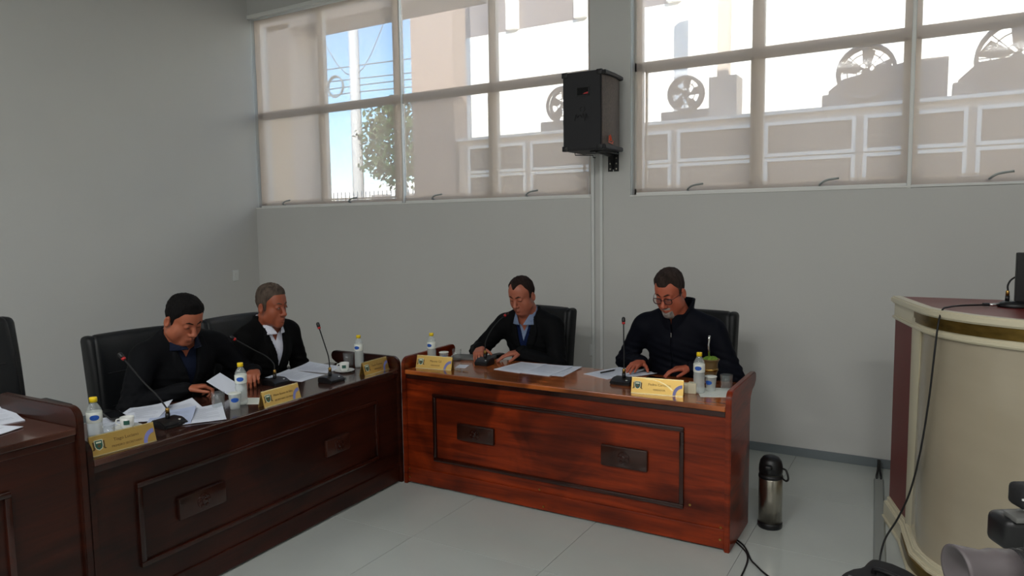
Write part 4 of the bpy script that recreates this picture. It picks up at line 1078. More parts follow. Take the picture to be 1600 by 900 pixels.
M['suit_a'] = mat('charcoal_suit', (14, 15, 18), .8, spec=.12); M['suit_b'] = mat('black_suit', (8, 8, 9), .8, spec=.12); M['suit_c'] = mat('black_jacket', (10, 11, 13), .8, spec=.12)
M['navyzip'] = mat('navy_zip_jacket', (10, 12, 21), .7, spec=.12); M['shirt_navy'] = mat('navy_shirt', (22, 28, 46), .8, spec=.12); M['shirt_white'] = mat('white_shirt', (206, 208, 220), .7)
M['shirt_blue'] = mat('light_blue_shirt', (112, 128, 156), .7); M['knit_navy'] = mat('navy_knit', (16, 28, 62), .9, spec=.12); M['shirt_dk'] = mat('grey_shirt', (40, 44, 54), .8, spec=.12)
M['trouser'] = mat('dark_trousers', (20, 20, 23), .85, spec=.12)
M['beardw'] = haircol('white_beard', (148, 138, 132), .4); M['stubble'] = mat('beard_shadow', (140, 92, 76), .6, noise=(120, .3, (1, 1, 1)))
FLAT = (.10, .12, .10, 1.3); CURL = (.45, .5, .35, .5); GRIP = (.8, .8, .5, .2); SOFT = (.28, .30, .25, 1.0)
# ------------------------------------------------------------------ chairs in place
CH = .92
swivel_chair('black leather chair behind the man in glasses and zip jacket', (5.00, -.80), math.radians(-4), 0, CH)
swivel_chair('black leather chair of the balding man at the back-wall desk, its back seen beside him', (3.785, -.80), math.radians(-9), 0, CH*.95)
swivel_chair('black leather chair behind the grey-haired man in the white shirt', (2.52, -2.10), PI/2+.02, 0, CH)
swivel_chair('black leather chair behind the short-haired man reading a paper, nearest the empty chair', (2.54, -2.86), PI/2-.02, 0, CH)
swivel_chair('empty black leather chair on the dais, cut by the left picture edge', (2.62, -3.80), PI/2-.03, DAIS, .95)

# ------------------------------------------------------------------ people
def spot(loc, rz, sc):
    c, s_ = math.cos(rz), math.sin(rz)
    def f(p): x, y, z = p[0]-loc[0], p[1]-loc[1], p[2]-loc[2]; return np.array(((c*x+s_*y)/sc[0], (-s_*x+c*y)/sc[1], z/sc[2]))
    def d(v): x, y, z = v; return np.array((c*x+s_*y, -s_*x+c*y, z))
    return f, d
# man with glasses, zip jacket
L4, Z4, S4 = (5.03, -.84, 0), math.radians(-4), (1.05, 1.0, 1.02)
f, d = spot(L4, Z4, S4)
person('man in glasses and navy zip jacket with a white goatee, reading at the desk', L4, Z4,
       (-.01, -.235, 1.235, .42, -.10, (1.03, 1.04, 1.16), 1.06, .008), [f((4.83, -1.10, .812)), f((5.155, -1.135, .808))],
       [(d((-.12, -1, -.06)), (0, 0, 1), d((1, -.1, 0)), (.12, .16, .12, 1.5), .35), (d((-.86, -.48, -.05)), (0, 0, 1), d((-.35, -.9, 0)), (.32, .38, .3, .7), .5)],
       M['navyzip'], M['shirt_dk'], M['trouser'], SK[3], HC[3], 'thick', S4, .13, 1.055, True, glasses=True, beard=M['beardw'], width=1.20, belly=.065, elbow_out=.14)
# balding man, light blue collar
L3, Z3, S3 = (3.93, -.84, 0), math.radians(4), (1.02, 1.0, .97)
f, d = spot(L3, Z3, S3)
person('man with receding brown hair and light blue collar, both hands at his microphone base', L3, Z3,
       (-.0, -.235, 1.235, .36, -.12, (1.05, 1.0, 1.13), 1.0, .004), [f((3.705, -1.24, .835)), f((4.01, -1.20, .825))],
       [(d((.38, -.9, -.22)), d((-.2, -.2, 1)), d((.9, .3, 0)), (.28, .35, .25, .9), .3), (d((-.80, -.58, -.12)), d((0, -.1, 1)), d((-.5, -.8, 0)), (.22, .26, .2, 1.1), .4)],
       M['suit_c'], M['shirt_blue'], M['trouser'], SK[2], HC[2], 'receding', S3, .13, 1.055, knit=M['knit_navy'], open_v=.30, width=1.05, vwide=.068, elbow_out=.20)
# grey-haired man, white shirt
L2, Z2, S2 = (2.60, -2.19, 0), PI/2+.02, (1.0, 1.0, .97)
f, d = spot(L2, Z2, S2)
person('grey-haired man in a black suit and open white shirt, looking across the room', L2, Z2,
       (-.028, -.155, 1.228, .08, .04, (1.02, 1.03, 1.19), .98, 0), [f((2.83, -2.32, .66)), f((2.84, -2.05, .66))],
       [(d((.9, .3, -.1)), (0, 0, 1), d((-.2, .9, 0)), SOFT, .3), (d((.9, -.3, -.1)), (0, 0, 1), d((-.2, -.9, 0)), SOFT, .3)],
       M['suit_b'], M['shirt_white'], M['trouser'], SK[1], HC[1], 'grey', S2, .08, 1.075, open_v=.30, vwide=.070, elbow_out=.12)
# dark-haired man holding a paper
L1, Z1, S1 = (2.58, -2.82, 0), PI/2-.03, (1.10, 1.0, .98)
f, d = spot(L1, Z1, S1)
person('short-haired man in a charcoal suit and navy shirt, head bowed over a held paper', L1, Z1,
       (-.045, -.225, 1.212, .46, .04, (1.04, 1.04, 1.16), 1.08, .012), [f((2.90, -2.955, .82)), f((2.935, -2.525, .84))],
       [(d((.42, .90, .04)), d((-.1, 0, 1)), d((.8, -.2, .3)), (.62, .9, .7, .2), .5), (d((.70, -.62, -.05)), d((-.1, .1, 1)), d((.6, -.6, .2)), (.75, .75, .5, .3), .5)],
       M['suit_a'], M['shirt_navy'], M['trouser'], SK[0], HC[0], 'short', S1, .12, 1.07, width=1.10, open_v=.30, vwide=.066, elbow_out=.18, belly=.03)

# ------------------------------------------------------------------ microphones
def ofs(base, tip, mids, z0=DH):
    b = Vector((base[0], base[1], z0+.079)); return [Vector(p)-b for p in mids+[tip]]
micro('desk microphone of the man bowed over his paper, nearest the lower left', (3.291, -3.319, DH), LRZ, ofs((3.291, -3.319), (3.10, -3.398, 1.075), [(3.24, -3.335, .905), (3.18, -3.358, .965)]))
micro('desk microphone with strongly bent neck between the two men on the left', (3.04, -2.456, DH), LRZ, ofs((3.04, -2.456), (2.875, -2.59, 1.035), [(3.03, -2.45, .88), (2.98, -2.46, .922), (2.93, -2.515, .970)]))
micro('desk microphone leaning left beside the coffee cup, in front of the grey-haired man', (3.29, -2.252, DH), LRZ, ofs((3.29, -2.252), (3.20, -2.236, 1.072), [(3.265, -2.235, .905), (3.235, -2.232, .975)]))
micro('desk microphone held by the balding man at the back-wall desk', (3.847, -1.408, DH), 0, ofs((3.847, -1.408), (3.888, -1.22, 1.055), [(3.848, -1.40, .90), (3.855, -1.35, .965), (3.872, -1.285, 1.02)]), base=(.05, .05, .045), connector=False)
micro('upright desk microphone in front of the man in glasses', (4.871, -1.51, DH), -.05, ofs((4.871, -1.51), (4.853, -1.47, 1.10), [(4.868, -1.50, .90), (4.862, -1.49, 1.0)]), connector=False)

# ------------------------------------------------------------------ bottles, cups, glasses
def face_cam(x, y): return math.atan2(6.398-x, -(-5.352-y))
CUPS = []
def fr(x, y): return math.atan2(6.398-x, 5.352+y)      # turn so that local -Y looks towards the hall
bottle('yellow-capped water bottle behind the nearest plate, beside the dais desk', (3.335, -3.690, DH), fr(3.31, -3.69))
bottle('yellow-capped water bottle between two hands and the middle plate of the left desk', (3.266, -2.884, DH), fr(3.27, -2.88)-.15)
bottle('yellow-capped water bottle at the far end of the left desk', (3.145, -1.850, DH), fr(3.1, -1.8)-.5, .96)
bottle('yellow-capped water bottle at the left end of the back-wall desk', (3.530, -1.565, DH), fr(3.5, -1.5)-.6, .96)
bottle('yellow-capped water bottle standing on the white napkin at the right end of the back-wall desk', (5.323, -1.540, DH), fr(5.3, -1.5)-.2)
water_cup('sealed water cup between the drinking glass and the bottle, left desk', (3.305, -2.958, DH), fr(3.3, -2.96))
water_cup('sealed water cup behind the plate at the left end of the back-wall desk', (3.590, -1.510, DH), fr(3.5, -1.5))
water_cup('sealed water cup on the white napkin behind the bottle', (5.366, -1.462, DH), fr(5.3, -1.5)-.5)
tumbler('clear drinking glass beside the bottle behind the nearest plate', (3.285, -3.610, DH), .92)
tumbler('clear drinking glass by the hand of the man reading his paper', (3.225, -2.998, DH), 1.0)
tumbler('empty drinking glass behind the coffee cup at the far end of the left desk', (3.060, -1.860, DH), 1.05)
tumbler('drinking glass right of the sealed cup at the left end of the back-wall desk', (3.600, -1.375, DH), .95)
tumbler('drinking glass on the napkin at the right end of the back-wall desk', (5.437, -1.405, DH), 1.0)
coffee('white coffee cup on its saucer beside the dark phone, near the lower left', (3.175, -3.455, DH), fr(3.17, -3.45)-.1)
coffee('white coffee cup on its saucer at the far end of the left desk', (3.165, -2.010, DH), fr(3.1, -2.0)-.1)

# ------------------------------------------------------------------ name plates
nameplate('golden name plate nearest the camera, at the near end of the left desk', (3.428, -3.630, DH), LRZ-.11, 'Tiago Luciano', 'PRIMEIRO SECRETARIO')
nameplate('golden name plate in the middle of the left desk, below the bottle', (3.412, -2.755, DH), LRZ-.02, 'Mario Bueno da Silva', 'SECRETARIO DA MESA', .252)
nameplate('golden name plate at the far end of the left desk', (3.340, -1.922, DH), LRZ-.0, 'Paulo Gomes', 'VEREADOR', .24)
nameplate('golden name plate at the left end of the back-wall desk', (3.622, -1.655, DH), .13, 'Marcos Gil', 'VEREADOR', .262)
nameplate('pale golden name plate with a bright curved swoosh, in front of the man in glasses', (5.130, -1.660, DH), .13, 'Pedro Carvalho', 'VEREADOR', .282, .084, True)

# ------------------------------------------------------------------ papers
a = LRZ
sheet('white sheet pile under the dark phone behind the nearest coffee cup', (3.03, -3.44, DH), a-.5, .21, .297, .002, 6)
sheet('sheet with a lifted corner left of the nearest microphone', (2.995, -3.27, DH+.0055), a-.9, .21, .297, .008, 1)
sheet('sheet spread behind the nearest microphone', (3.10, -3.13, DH), a-.35, .21, .297, .006, 3)
sheet('printed sheet in front of the bowed man, its edge at the desk front', (3.27, -3.13, DH+.003), a-.62, .21, .297, .004, 2)
sheet('blue-tinted booklet half under the printed sheet near the nearest microphone', (3.19, -3.24, DH+.0055), a-.75, .20, .28, .004, 3, mat('tinted_paper', (176, 188, 216), .7))
t = sheet('small folded paper held up between the hands of the bowed man', (3.00, -2.775, .815), a, .13, .17, .0, 1, None, False, grp=None)
t.rotation_euler = (math.radians(32), math.radians(-10), a+.3)
sheet('white napkin by the bottle in the middle of the left desk', (3.285, -2.79, DH), a+.5, .14, .17, 0, 1, M['label'], False, name='napkin', cat='napkin', grp=None)
sheet('white sheet nearer the middle microphones, in front of the grey-haired man', (2.975, -2.250, DH), a+.05, .21, .297, .003, 2)
sheet('farther white sheet in front of the grey-haired man', (2.925, -2.005, DH), a+.12, .21, .297, .004, 3)
sheet('printed sheet on the dais desk, upper one', (3.03, -3.965, DAIS+DH), a-.25, .21, .297, .006, 3)
sheet('printed sheet on the dais desk, cut by the left edge', (3.20, -4.10, DAIS+DH+.003), a+.3, .21, .297, .004, 2)
sheet('left one of the printed sheets beside the balding man', (4.105, -1.375, DH), -.12, .21, .297, .002, 2)
sheet('right-hand pile of printed sheets beside the balding man', (4.30, -1.375, DH), -.06, .215, .30, .002, 5)
sheet('printed sheet slipped under the right-hand pile, in front of the chair', (4.375, -1.36, DH), .02, .20, .29, .002, 1)
sheet('sheets under the flat hand of the man in glasses', (4.715, -1.275, DH), -.40, .21, .31, .004, 3)
sheet('sheet peeking out beyond the fingers of the man in glasses', (4.86, -1.235, DH), -.95, .12, .20, .004, 1, None, False)
sheet('white napkin under the bottle and glass at the right end of the back-wall desk', (5.405, -1.487, DH), .40, .20, .215, 0, 1, M['label'], False, name='napkin', cat='napkin', grp=None)
sheet('small white card behind the plate of the balding man', (3.745, -1.52, DH), .3, .07, .10, 0, 1, None, False, name='card', cat='card', grp=None)

# ------------------------------------------------------------------ small things
def phone(label, loc, rz, w=.075, l=.155):
    t = thing('mobile_phone', label, 'phone', loc, rz)
    bm = B(); box(bm, -w/2, w/2, -l/2, l/2, 0, .0085, .003, 2); obj('body', bm, M['black'], t, 40)
    bm = B(); box(bm, -w/2+.004, w/2-.004, -l/2+.006, l/2-.006, .008, .0092); obj('screen', bm, M['screen'], t)
    return t
phone('dark mobile phone lying on the papers behind the nearest coffee cup', (2.955, -3.385, DH+.020), a-.35)
phone('dark mobile phone lying under the curled hand of the man in glasses', (5.030, -1.335, DH), PI/2-.25, .08, .19)
t = thing('cream_box', 'small cream box half hidden behind the plate of the man in glasses', 'box', (5.185, -1.570, DH), .13)
bm = B(); box(bm, -.155, .125, -.020, .020, 0, .052, .003, 2); obj('carton', bm, M['cream'], t)
bm = B(); box(bm, -.17, -.125, -.024, .024, .0, .060, .002, 1); obj('end_flap', bm, M['cream'], t)
bm = B(); box(bm, .085, .13, -.024, .024, .0, .058, .002, 1); obj('end_flap', bm, M['cream'], t)
t = thing('pen', 'dark pen lying on the sheets of the man in glasses', 'pen', (4.675, -1.27, DH+.0035), 1.2)
bm = B(); tube(bm, [(-.065, 0, .005), (.05, 0, .005), (.066, 0, .005)], [.0045, .0045, .001], 8); obj('barrel', bm, M['black'], t, 50)
bm = B(); box(bm, -.06, -.02, -.0015, .0015, .008, .0105); obj('clip', bm, M['chrome'], t)
t = thing('folder', 'dark grey folder near the back edge of the left end of the back-wall desk', 'folder', (3.66, -1.262, DH), .25)
bm = B(); box(bm, -.15, .15, -.07, .07, 0, .018, .004, 2); obj('cover', bm, M['folder'], t)
bm = B(); box(bm, -.142, .146, -.066, .066, .004, .014); obj('pages', bm, M['paper'], t)
t = thing('keys', 'small brass keys lying in front of the balding man', 'keys', (3.835, -1.655, DH), .2)
bm = B(); tube(bm, [(.012*math.cos(k*PI/8), .012*math.sin(k*PI/8), .002) for k in range(16)], .0014, 5, True); obj('ring', bm, M['chrome'], t)
for k, an in enumerate((2.6, 3.3, -.3)):
    bm = B(); box(bm, .010, .032, -.006, .006, .001+.0012*k, .003+.0012*k, .001, 1); box(bm, .030, .052, -.002, .002, .001+.0012*k, .003+.0012*k)
    for v in bm.verts: v.co = Matrix.Rotation(an, 3, 'Z') @ v.co
    obj('key', bm, M['brass'], t)
# mate gourd with straw
t = thing('mate_gourd', 'brown mate gourd with green yerba and a silver straw, behind the right bottle', 'gourd', (5.318, -1.290, DH))
bm = B(); lathe(bm, [(.026, 0), (.030, .004), (.024, .018), (.032, .045), (.042, .085), (.040, .120), (.047, .138), (.051, .142), (.049, .147), (.040, .140), (.001, .138)], 24); obj('gourd_body', bm, M['gourd'], t, 50)
bm = B(); lathe(bm, [(.0415, .076), (.0440, .080), (.0440, .088), (.0415, .092)], 24); obj('band', bm, M['brass'], t, 50)
bm = B(); lathe(bm, [(.040, .140), (.042, .146), (.032, .156), (.014, .160), (.001, .161)], 18, cap0=False)
for v in bm.verts: v.co += Vector((random.uniform(-1, 1), random.uniform(-1, 1), random.uniform(-1, 1)))*.0016
obj('yerba', bm, M['mate'], t)
bm = B(); tube(bm, [(-.008, .0, .150), (-.013, 0, .225), (-.010, 0, .258), (-.008, 0, .280)], [.006, .006, .0075, .0065], 10); obj('straw', bm, M['chrome'], t, 50)
# vacuum flask on the floor
t = thing('vacuum_flask', 'steel and black pump flask on the floor beside the back-wall desk', 'flask', (5.668, -1.335, 0), 0, None, (1, 1, .97))
bm = B(); lathe(bm, [(.062, 0), (.066, .006), (.066, .030), (.063, .034)], 32); obj('foot', bm, M['black'], t, 50)
bm = B(); lathe(bm, [(.0625, .034), (.0625, .285), (.060, .292)], 32); obj('steel_body', bm, M['steel'], t, 50)
bm = B(); lathe(bm, [(.064, .290), (.065, .296), (.064, .306), (.060, .312)], 32); obj('collar', bm, M['black'], t, 50)
bm = B(); lathe(bm, [(.060, .310), (.063, .330), (.062, .360), (.056, .388), (.042, .408), (.020, .417), (.001, .418)], 32); obj('lid', bm, M['black'], t, 60)
bm = B(); lathe(bm, [(.0605, .311), (.0615, .325)], 32); obj('ring', bm, M['steel'], t, 50)
bm = B(); box(bm, -.018, .018, -.088, -.05, .352, .378, .008, 3); obj('spout', bm, M['black'], t, 50)
bm = B(); tube(bm, spline([(.06, 0, .350), (.082, -.012, .345), (.095, -.02, .305), (.085, -.02, .288), (.062, 0, .292)], 6), .0055, 8); obj('handle', bm, M['black'], t, 60)
# cables on the floor
t = thing('floor_cable', 'two black cables curling on the floor from under the back-wall desk', 'cable', (0, 0, 0))
for p in ([(5.50, -1.58, .005), (5.58, -1.665, .005), (5.640, -1.76, .005), (5.66, -1.90, .005), (5.655, -2.10, .005), (5.60, -2.4, .005)],
          [(5.50, -1.56, .005), (5.60, -1.66, .005), (5.665, -1.80, .006), (5.70, -1.86, .013), (5.77, -1.93, .006), (5.90, -2.02, .005), (6.1, -2.2, .005)]):
    bm = B(); tube(bm, spline(p, 8), .0045, 6); obj('cable', bm, M['rubber'], t, 60)

# ------------------------------------------------------------------ loudspeaker on its bracket
t = thing('loudspeaker', 'black loudspeaker hanging high on the column between the windows', 'speaker', (4.125, -.245, 2.235))
bm = B(); w2, d2, hh = .172, .175, .575
prism(bm, [(-w2, -d2), (w2-.03, -d2), (w2-.03, d2), (-w2, d2)], 0, hh, 'z')
bmesh.ops.bevel(bm, geom=bm.edges[:], offset=.008, segments=2, affect='EDGES')
cab = obj('cabinet', bm, M['speaker'], t, 40)
bm = B(); n = 10
for k in range(n+1):
    y = -d2+.012+(2*d2-.024)*k/n
pts = [(w2-.031, -d2+.010)] + [(w2-.03+.022*math.sin(PI*k/10)+.004, -d2+.010+(2*d2-.02)*k/10) for k in range(11)] + [(w2-.031, d2-.010)]
prism(bm, pts, .028, hh-.028, 'z'); gr = obj('grille', bm, M['grille'], t, 60)
for z in (.004, hh-.034):
    bm = B(); prism(bm, [(w2-.034, -d2+.001), (w2+.004, -d2+.001), (w2+.012, 0), (w2+.004, d2-.001), (w2-.034, d2-.001)], z, z+.030, 'z'); bmesh.ops.bevel(bm, geom=bm.edges[:], offset=.005, segments=2, affect='EDGES'); obj('front_rim', bm, M['speaker'], t, 50)
for sx in (-1, 1):
    for z in (-.004, hh-.036):
        for sy in (-1,):
            bm = B(); cx = -w2+.016 if sx < 0 else w2-.046
            box(bm, cx-.024, cx+.024, -d2-.005, -d2+.03, z, z+.040, .006, 2); obj('corner_guard', bm, M['black'], t, 40)
# handle recess: frame round a dark pocket
hx0, hx1, hz0, hz1 = -.050, .038, .405, .455
for q in ((hx0-.010, hx1+.010, hz0-.010, hz0), (hx0-.010, hx1+.010, hz1, hz1+.010), (hx0-.010, hx0, hz0, hz1), (hx1, hx1+.010, hz0, hz1)):
    bm = B(); box(bm, q[0], q[1], -d2-.005, -d2+.004, q[2], q[3], .002, 1); obj('handle_frame', bm, M['black'], t)
bm = B(); box(bm, hx0, hx1, -d2-.0015, -d2+.002, hz0, hz1); hp_ = obj('handle_pocket', bm, M['screen'], t)
bm = B(); prism(bm, [(-.006, .410), (.036, .410), (.036, .424), (.010, .418)], -d2-.003, -d2-.001, 'y'); obj('red_mark', bm, M['red'], hp_)
# embossed maker's sign on the side, orange badge on the grille
bm = B()
tube(bm, [(-.075+.012*k, -d2-.002, .215+.055*abs(math.sin(k*1.35))) for k in range(10)], .0035, 5)
tube(bm, [(.02*math.cos(k*PI/8)-.01, -d2-.002, .30+.02*math.sin(k*PI/8)) for k in range(16)], .003, 5, True); obj('embossed_sign', bm, M['black'], cab)
bm = B(); x = w2+.0125
for seg in ([(-.135, .060), (-.130, .100), (-.112, .070), (-.108, .108)], [(-.104, .062), (-.098, .098), (-.082, .064)], [(-.086, .050), (-.060, .056), (-.058, .066)], [(-.140, .052), (-.058, .044)]):
    tube(bm, [(x-.006-.0006*abs(p[0])*20, p[0]+.02, p[1]) for p in seg], .0032, 5)
obj('badge', bm, M['orange'], gr)
bm = B(); tube(bm, spline([(-w2-.001, -.10, .36), (-w2-.020, -.11, .30), (-w2-.024, -.11, .20), (-w2-.012, -.10, .13), (-w2-.001, -.10, .11)], 6), .004, 6); obj('side_cable', bm, M['rubber'], t)
t = thing('speaker_bracket', 'black perforated wall bracket carrying the loudspeaker', 'bracket', (4.19, -.0, 2.13))
bm = B()
for dx in (-.045, .005):
    box(bm, dx, dx+.040, -.006, 0, -.035, .20)
box(bm, -.045, .045, -.0065, -.001, .12, .2); obj('wall_plate', bm, M['black'], t)
bm = B(); prism(bm, [(-.006, -.02), (-.006, .102), (-.34, .102), (-.34, .088), (-.09, .075)], -.006, .006, 'x'); box(bm, -.05, .05, -.34, -.008, .094, .104); obj('arm', bm, M['black'], t)
for k in range(4):
    for dx in (-.026, .026):
        bm = B(); lathe(bm, [(.006, 0), (.006, .003)], 8)
        for v in bm.verts: v.co = Vector((dx+v.co.x, -.006-v.co.z, -.015+.042*k+v.co.y))
        bmesh.ops.recalc_face_normals(bm, faces=bm.faces); obj('bolt', bm, M['steel'], t)
bm = B(); tube(bm, [(-.18, -.33, .098), (-.18, -.33, .080), (-.03, -.33, .070), (-.03, -.33, .055), (-.01, -.33, .05)], .004, 6); obj('adjusting_rod', bm, M['black'], t)

# ------------------------------------------------------------------ lectern
AX = 6.985
half = [(6.232, -.90), (6.325, -1.225)]                      # red side wall
arc = [(6.335, -1.255), (6.385, -1.42), (6.455, -1.545), (6.56, -1.655), (6.70, -1.745), (6.85, -1.80), (AX, -1.815)]
arcb = [(6.335, -1.30), (6.375, -1.56), (6.445, -1.70), (6.55, -1.81), (6.70, -1.90), (6.85, -1.95), (AX, -1.965)]
def mir(P): return P + [(2*AX-p[0], p[1]) for p in reversed(P[:-1])]
def side_out(P, o):
    """offset an open outline outward (towards -Y / away from the axis)"""
    out_ = []
    for i, p in enumerate(P):
        a_, b_ = P[max(i-1, 0)], P[min(i+1, len(P)-1)]; dx, dy = b_[0]-a_[0], b_[1]-a_[1]; L_ = math.hypot(dx, dy)
        out_.append((p[0]+dy/L_*o, p[1]-dx/L_*o))
    return out_
def loft(bm, lo_, hi_, z0, z1, th=.02, steps=6):
    rows = []
    for k in range(steps+1):
        u = k/steps; c_ = [(a_[0]*(1-u)+b_[0]*u, a_[1]*(1-u)+b_[1]*u) for a_, b_ in zip(lo_, hi_)]; z = z0+(z1-z0)*u
        rows.append(([bm.verts.new((p[0], p[1], z)) for p in c_], [bm.verts.new((p[0], p[1], z)) for p in side_out(c_, -th)]))
    n = len(lo_)
    for (a_, ai), (b_, bi) in zip(rows, rows[1:]):
        for i in range(n-1):
            bm.faces.new((a_[i], a_[i+1], b_[i+1], b_[i])); bm.faces.new((ai[i+1], ai[i], bi[i], bi[i+1]))
        bm.faces.new((a_[0], b_[0], bi[0], ai[0])); bm.faces.new((a_[-1], ai[-1], bi[-1], b_[-1]))
    for (r_, ri), fl in ((rows[0], 0), (rows[-1], 1)):
        for i in range(n-1): bm.faces.new((r_[i], ri[i], ri[i+1], r_[i+1]))
    bmesh.ops.recalc_face_normals(bm, faces=bm.faces)
def fine(P, k=4): return [tuple(v)[:2] for v in spline([(p[0], p[1], 0) for p in P], k)]
A_t, A_b = fine(mir(arc)), fine(mir(arcb))
lc = thing('lectern', 'tall curved cream and maroon lectern with gold bands at the right edge', 'lectern', (0, 0, 0))
bm = B(); loft(bm, side_out(A_b, -.012), side_out(A_t, -.012), .10, 1.17, .018); obj('curved_panel', bm, M['cpanel'], lc, 40)
for s in (0, 1):      # maroon sides and cream posts
    mx = (lambda p: p) if s == 0 else (lambda p: (2*AX-p[0], p[1]))
    bm = B(); P = [mx(half[0]), mx(half[1])]; q = [(p[0]+(.02 if s == 0 else -.02), p[1]) for p in P]
    prism(bm, [P[0], P[1], q[1], q[0]], .06, 1.20, 'z'); obj('side_panel', bm, M['maroon'], lc)
    bm = B(); c0, c1 = mx((6.325, -1.225)), mx((6.365, -1.30))
    dd = .018 if s == 0 else -.018
    prism(bm, [c0, (c0[0]-dd*.3, c0[1]-.035), (c1[0]-dd*.3, c1[1]-.03), (c1[0]+dd, c1[1]), (c0[0]+dd, c0[1]+.02)], .06, 1.20, 'z')
    bmesh.ops.bevel(bm, geom=bm.edges[:], offset=.004, segments=2, affect='EDGES'); obj('corner_post', bm, M['cream'], lc, 40)
full_t = [half[0], half[1]] + arc; F_t = mir(full_t)
def band(name, P, z0, z1, o, m, th=.03, bev=0):
    bm = B(); Q_ = side_out(P, o); loft(bm, Q_, Q_, z0, z1, th+o, 1)
    if bev: bmesh.ops.bevel(bm, geom=[e for e in bm.edges if abs((e.verts[0].co-e.verts[1].co).z) < 1e-4 and e.calc_length() > .01], offset=bev, segments=2, affect='EDGES')
    return obj(name, bm, m, lc, 40)
band('cornice', F_t, 1.232, 1.270, .026, M['cream'], .03, .008)
band('cornice_fascia', F_t, 1.165, 1.234, .006, M['cream'])
band('gold_band', A_t, 1.178, 1.230, .0095, M['goldband'], .004)
band('lower_bead', F_t, 1.142, 1.168, .016, M['cream'], .02, .007)
F_b = mir([half[0], half[1]] + arcb)
band('panel_bead', F_b, .100, .130, .012, M['cream'], .02, .006)
band('plinth', F_b, .012, .105, .028, M['cream'], .05, .006)
band('plinth_gold', A_b, .040, .088, .031, M['goldband'], .004)
band('plinth_foot', F_b, .0, .022, .036, M['cream'], .06, .004)
bm = B(); top = side_out(F_t, -.006); prism(bm, top, 1.240, 1.266, 'z'); obj('top_board', bm, M['maroon'], lc)
bm = B(); prism(bm, [(AX-.7, -.95), (AX+.7, -.95), (AX+.7, -.93), (AX-.7, -.93)], .0, .05, 'z')
for sx in (-.55, 0, .55): box(bm, AX+sx-.03, AX+sx+.03, -1.10, -1.04, 0, .06)
obj('back_brace', bm, M['maroon'], lc)
LT = 1.266
# microphone on the lectern
t = thing('lectern_microphone', 'black microphone base with brass connector on the lectern top', 'microphone', (6.745, -1.235, LT), .25)
bm = B(); lathe(bm, [(.058, 0), (.060, .004), (.058, .018), (.040, .030), (.001, .032)], 24)
for v in bm.verts: v.co.x *= 1.25
obj('base', bm, M['black'], t, 50)
bm = B(); tube(bm, [(-.035, 0, .028), (-.035, 0, .055)], .0095, 10); obj('socket', bm, M['black'], t, 40)
bm = B(); tube(bm, [(-.035, 0, .055), (-.035, 0, .076), (-.034, 0, .080)], [.008, .008, .005], 10); obj('collar', bm, M['brass'], t, 40)
bm = B(); tube(bm, spline([(-.034, 0, .078), (-.034, .003, .105), (-.016, .006, .135), (.03, .01, .155), (.10, .01, .17), (.20, .0, .20), (.28, -.02, .27)], 6), .0042, 8); obj('gooseneck', bm, M['blackm'], t, 60)
bm = B(); tube(bm, [(-.072, -.012, .012), (-.098, -.018, .012), (-.114, -.022, .012)], [.0075, .008, .0065], 8); obj('plug', bm, M['chrome'], t, 50)
# lead of that microphone, hanging over the front
t = thing('microphone_cable', 'long black cable hanging over the lectern front down to the floor', 'cable', (0, 0, 0))
P = [(6.640, -1.275, LT+.012), (6.60, -1.29, LT+.010), (6.52, -1.345, LT+.009), (6.47, -1.46, LT+.012), (6.445, -1.53, LT+.006), (6.430, -1.585, 1.21), (6.42, -1.60, 1.08), (6.405, -1.60, .86), (6.380, -1.60, .62), (6.345, -1.60, .42), (6.30, -1.60, .28), (6.245, -1.62, .16), (6.228, -1.66, .05), (6.24, -1.74, .008), (6.30, -1.92, .006), (6.42, -2.15, .006)]
bm = B(); tube(bm, spline(P, 8), .0045, 6); obj('cable', bm, M['rubber'], t, 60)
bm = B(); tube(bm, [(6.640, -1.275, LT+.012), (6.612, -1.284, LT+.012)], .008, 8); obj('sleeve', bm, M['black'], t)
# monitor on the lectern
t = thing('monitor', 'black monitor edge standing on the lectern at the right picture edge', 'monitor', (6.872, -1.24, LT), .12)
bm = B(); box(bm, -.135, .235, -.012, .018, .028, .262, .006, 2); obj('case', bm, M['black'], t)
bm = B(); box(bm, -.125, .225, .017, .019, .040, .252); obj('screen', bm, M['screen'], t)
bm = B(); box(bm, -.03, .13, -.06, .08, 0, .010, .004, 2); box(bm, .03, .07, -.02, .0, .008, .05); obj('stand', bm, M['black'], t)

# ------------------------------------------------------------------ camera gear near the viewer
t = thing('video_camera', 'black and grey video camera with a wide lens hood at the lower right corner', 'camera', (6.537, -4.153, 1.206), .53)
def rx(bm, Mx):
    for v in bm.verts: v.co = Mx @ v.co
LNS = Matrix.Translation((-.06, 0, 0)) @ Matrix.Rotation(-.04, 4, 'Y') @ Matrix.Rotation(-PI/2, 4, 'Y')
bm = B(); lathe(bm, [(.024, -.03), (.027, .0), (.025, .012), (.034, .046), (.035, .052), (.031, .052), (.022, .012), (.001, .010)], 28); rx(bm, LNS); obj('lens_hood', bm, mat('hood_grey', (84, 78, 80), .5), t, 40)
bm = B(); lathe(bm, [(.021, -.075), (.024, -.07), (.024, -.028), (.022, -.026)], 28); rx(bm, LNS); obj('lens_barrel', bm, M['black'], t, 40)
for zz in (-.064, -.050, -.038):
    bm = B(); lathe(bm, [(.0242, zz), (.0252, zz+.002), (.0252, zz+.006), (.0242, zz+.008)], 28); rx(bm, LNS); obj('focus_ring', bm, M['blackm'], t)
bm = B(); box(bm, .005, .14, -.038, .038, -.040, .040, .010, 3); obj('body', bm, M['black'], t, 40)
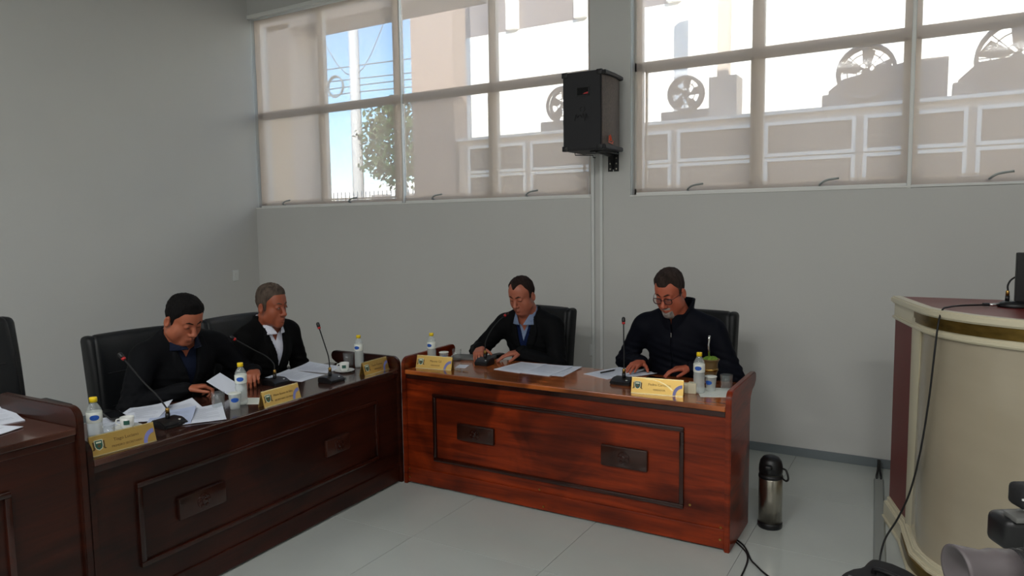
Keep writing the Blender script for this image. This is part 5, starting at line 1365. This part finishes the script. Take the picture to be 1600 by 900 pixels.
bm = B(); tube(bm, spline([(.02, 0, .038), (.03, 0, .062), (.10, 0, .062), (.125, 0, .038)], 6), .007, 8); obj('handle', bm, M['blackm'], t, 50)
bm = B()
for k in range(3):
    q = k*2*PI/3+.4; tube(bm, [(.07+.03*math.cos(q), .03*math.sin(q), -.05), (.07+.38*math.cos(q), .38*math.sin(q), -1.20)], [.012, .009], 8)
box(bm, .04, .10, -.03, .03, -.06, -.040); obj('tripod', bm, M['black'], t, 40)
t = thing('camcorder', 'black camcorder with flip viewfinder at the right picture edge, over the lens hood', 'camera', (6.684, -3.395, 1.000), .50)
bm = B(); box(bm, -.165, .06, -.045, .045, -.048, .040, .020, 3)
for v in bm.verts:
    if v.co.x < -.10: v.co.z *= .86; v.co.y *= .9
obj('body', bm, M['black'], t, 40)
bm = B(); box(bm, -.150, -.06, -.046, .0, .030, .044, .004, 2); obj('top_plate', bm, M['folder'], t, 40)
bm = B(); box(bm, -.129, .05, -.035, .025, .052, .104, .012, 3); obj('viewfinder', bm, M['blackm'], t, 40)
bm = B(); box(bm, -.132, -.112, -.037, -.033, .078, .082); obj('white_mark', bm, M['white_pl'], t)
bm = B(); box(bm, -.06, .02, -.02, .02, .036, .056); obj('shoe_mount', bm, M['black'], t)
for k in range(2):
    bm = B(); lathe(bm, [(.0045, 0), (.004, .003)], 10)
    for v in bm.verts: v.co = Vector((-.115+.035*k+v.co.x, -.0455-v.co.z, .004-.006*k+v.co.y))
    bmesh.ops.recalc_face_normals(bm, faces=bm.faces); obj('button', bm, M['chrome'], t)
bm = B()
for k in range(3):
    q = k*2*PI/3+1.2; tube(bm, [(.03*math.cos(q), .03*math.sin(q), -.06), (.36*math.cos(q), .36*math.sin(q), -1.025)], [.012, .009], 8)
box(bm, -.03, .03, -.03, .03, -.066, -.046); obj('tripod', bm, M['black'], t, 40)
# equipment bag on the floor, only its top in view
t = thing('equipment_bag', 'black equipment bag at the bottom edge beside the lectern', 'bag', (6.335, -2.47, 0), -.42)
bm = B(); box(bm, -.175, .175, -.15, .14, 0, .36, .035, 3)
bmesh.ops.subdivide_edges(bm, edges=[e for e in bm.edges if e.calc_length() > .1], cuts=4, use_grid_fill=True)
for v in bm.verts:
    if v.co.z > .05: v.co += Vector((math.sin(v.co.y*31+v.co.z*20), math.sin(v.co.x*27+v.co.z*25), math.sin(v.co.x*22+v.co.y*30)))*.006; v.co.z -= .08*max(0, v.co.x+.05)
obj('shell', bm, M['blackm'], t, 60)
bm = B(); tube(bm, spline([(-.10, 0, .350), (-.08, 0, .378), (.06, 0, .365), (.08, 0, .31)], 6), .010, 8); obj('strap', bm, M['black'], t, 60)
bm = B(); tube(bm, [(x_, -.10, .362-.08*max(0, x_+.05)) for x_ in np.linspace(-.14, .14, 8)], .004, 6); obj('zip', bm, M['folder'], t)
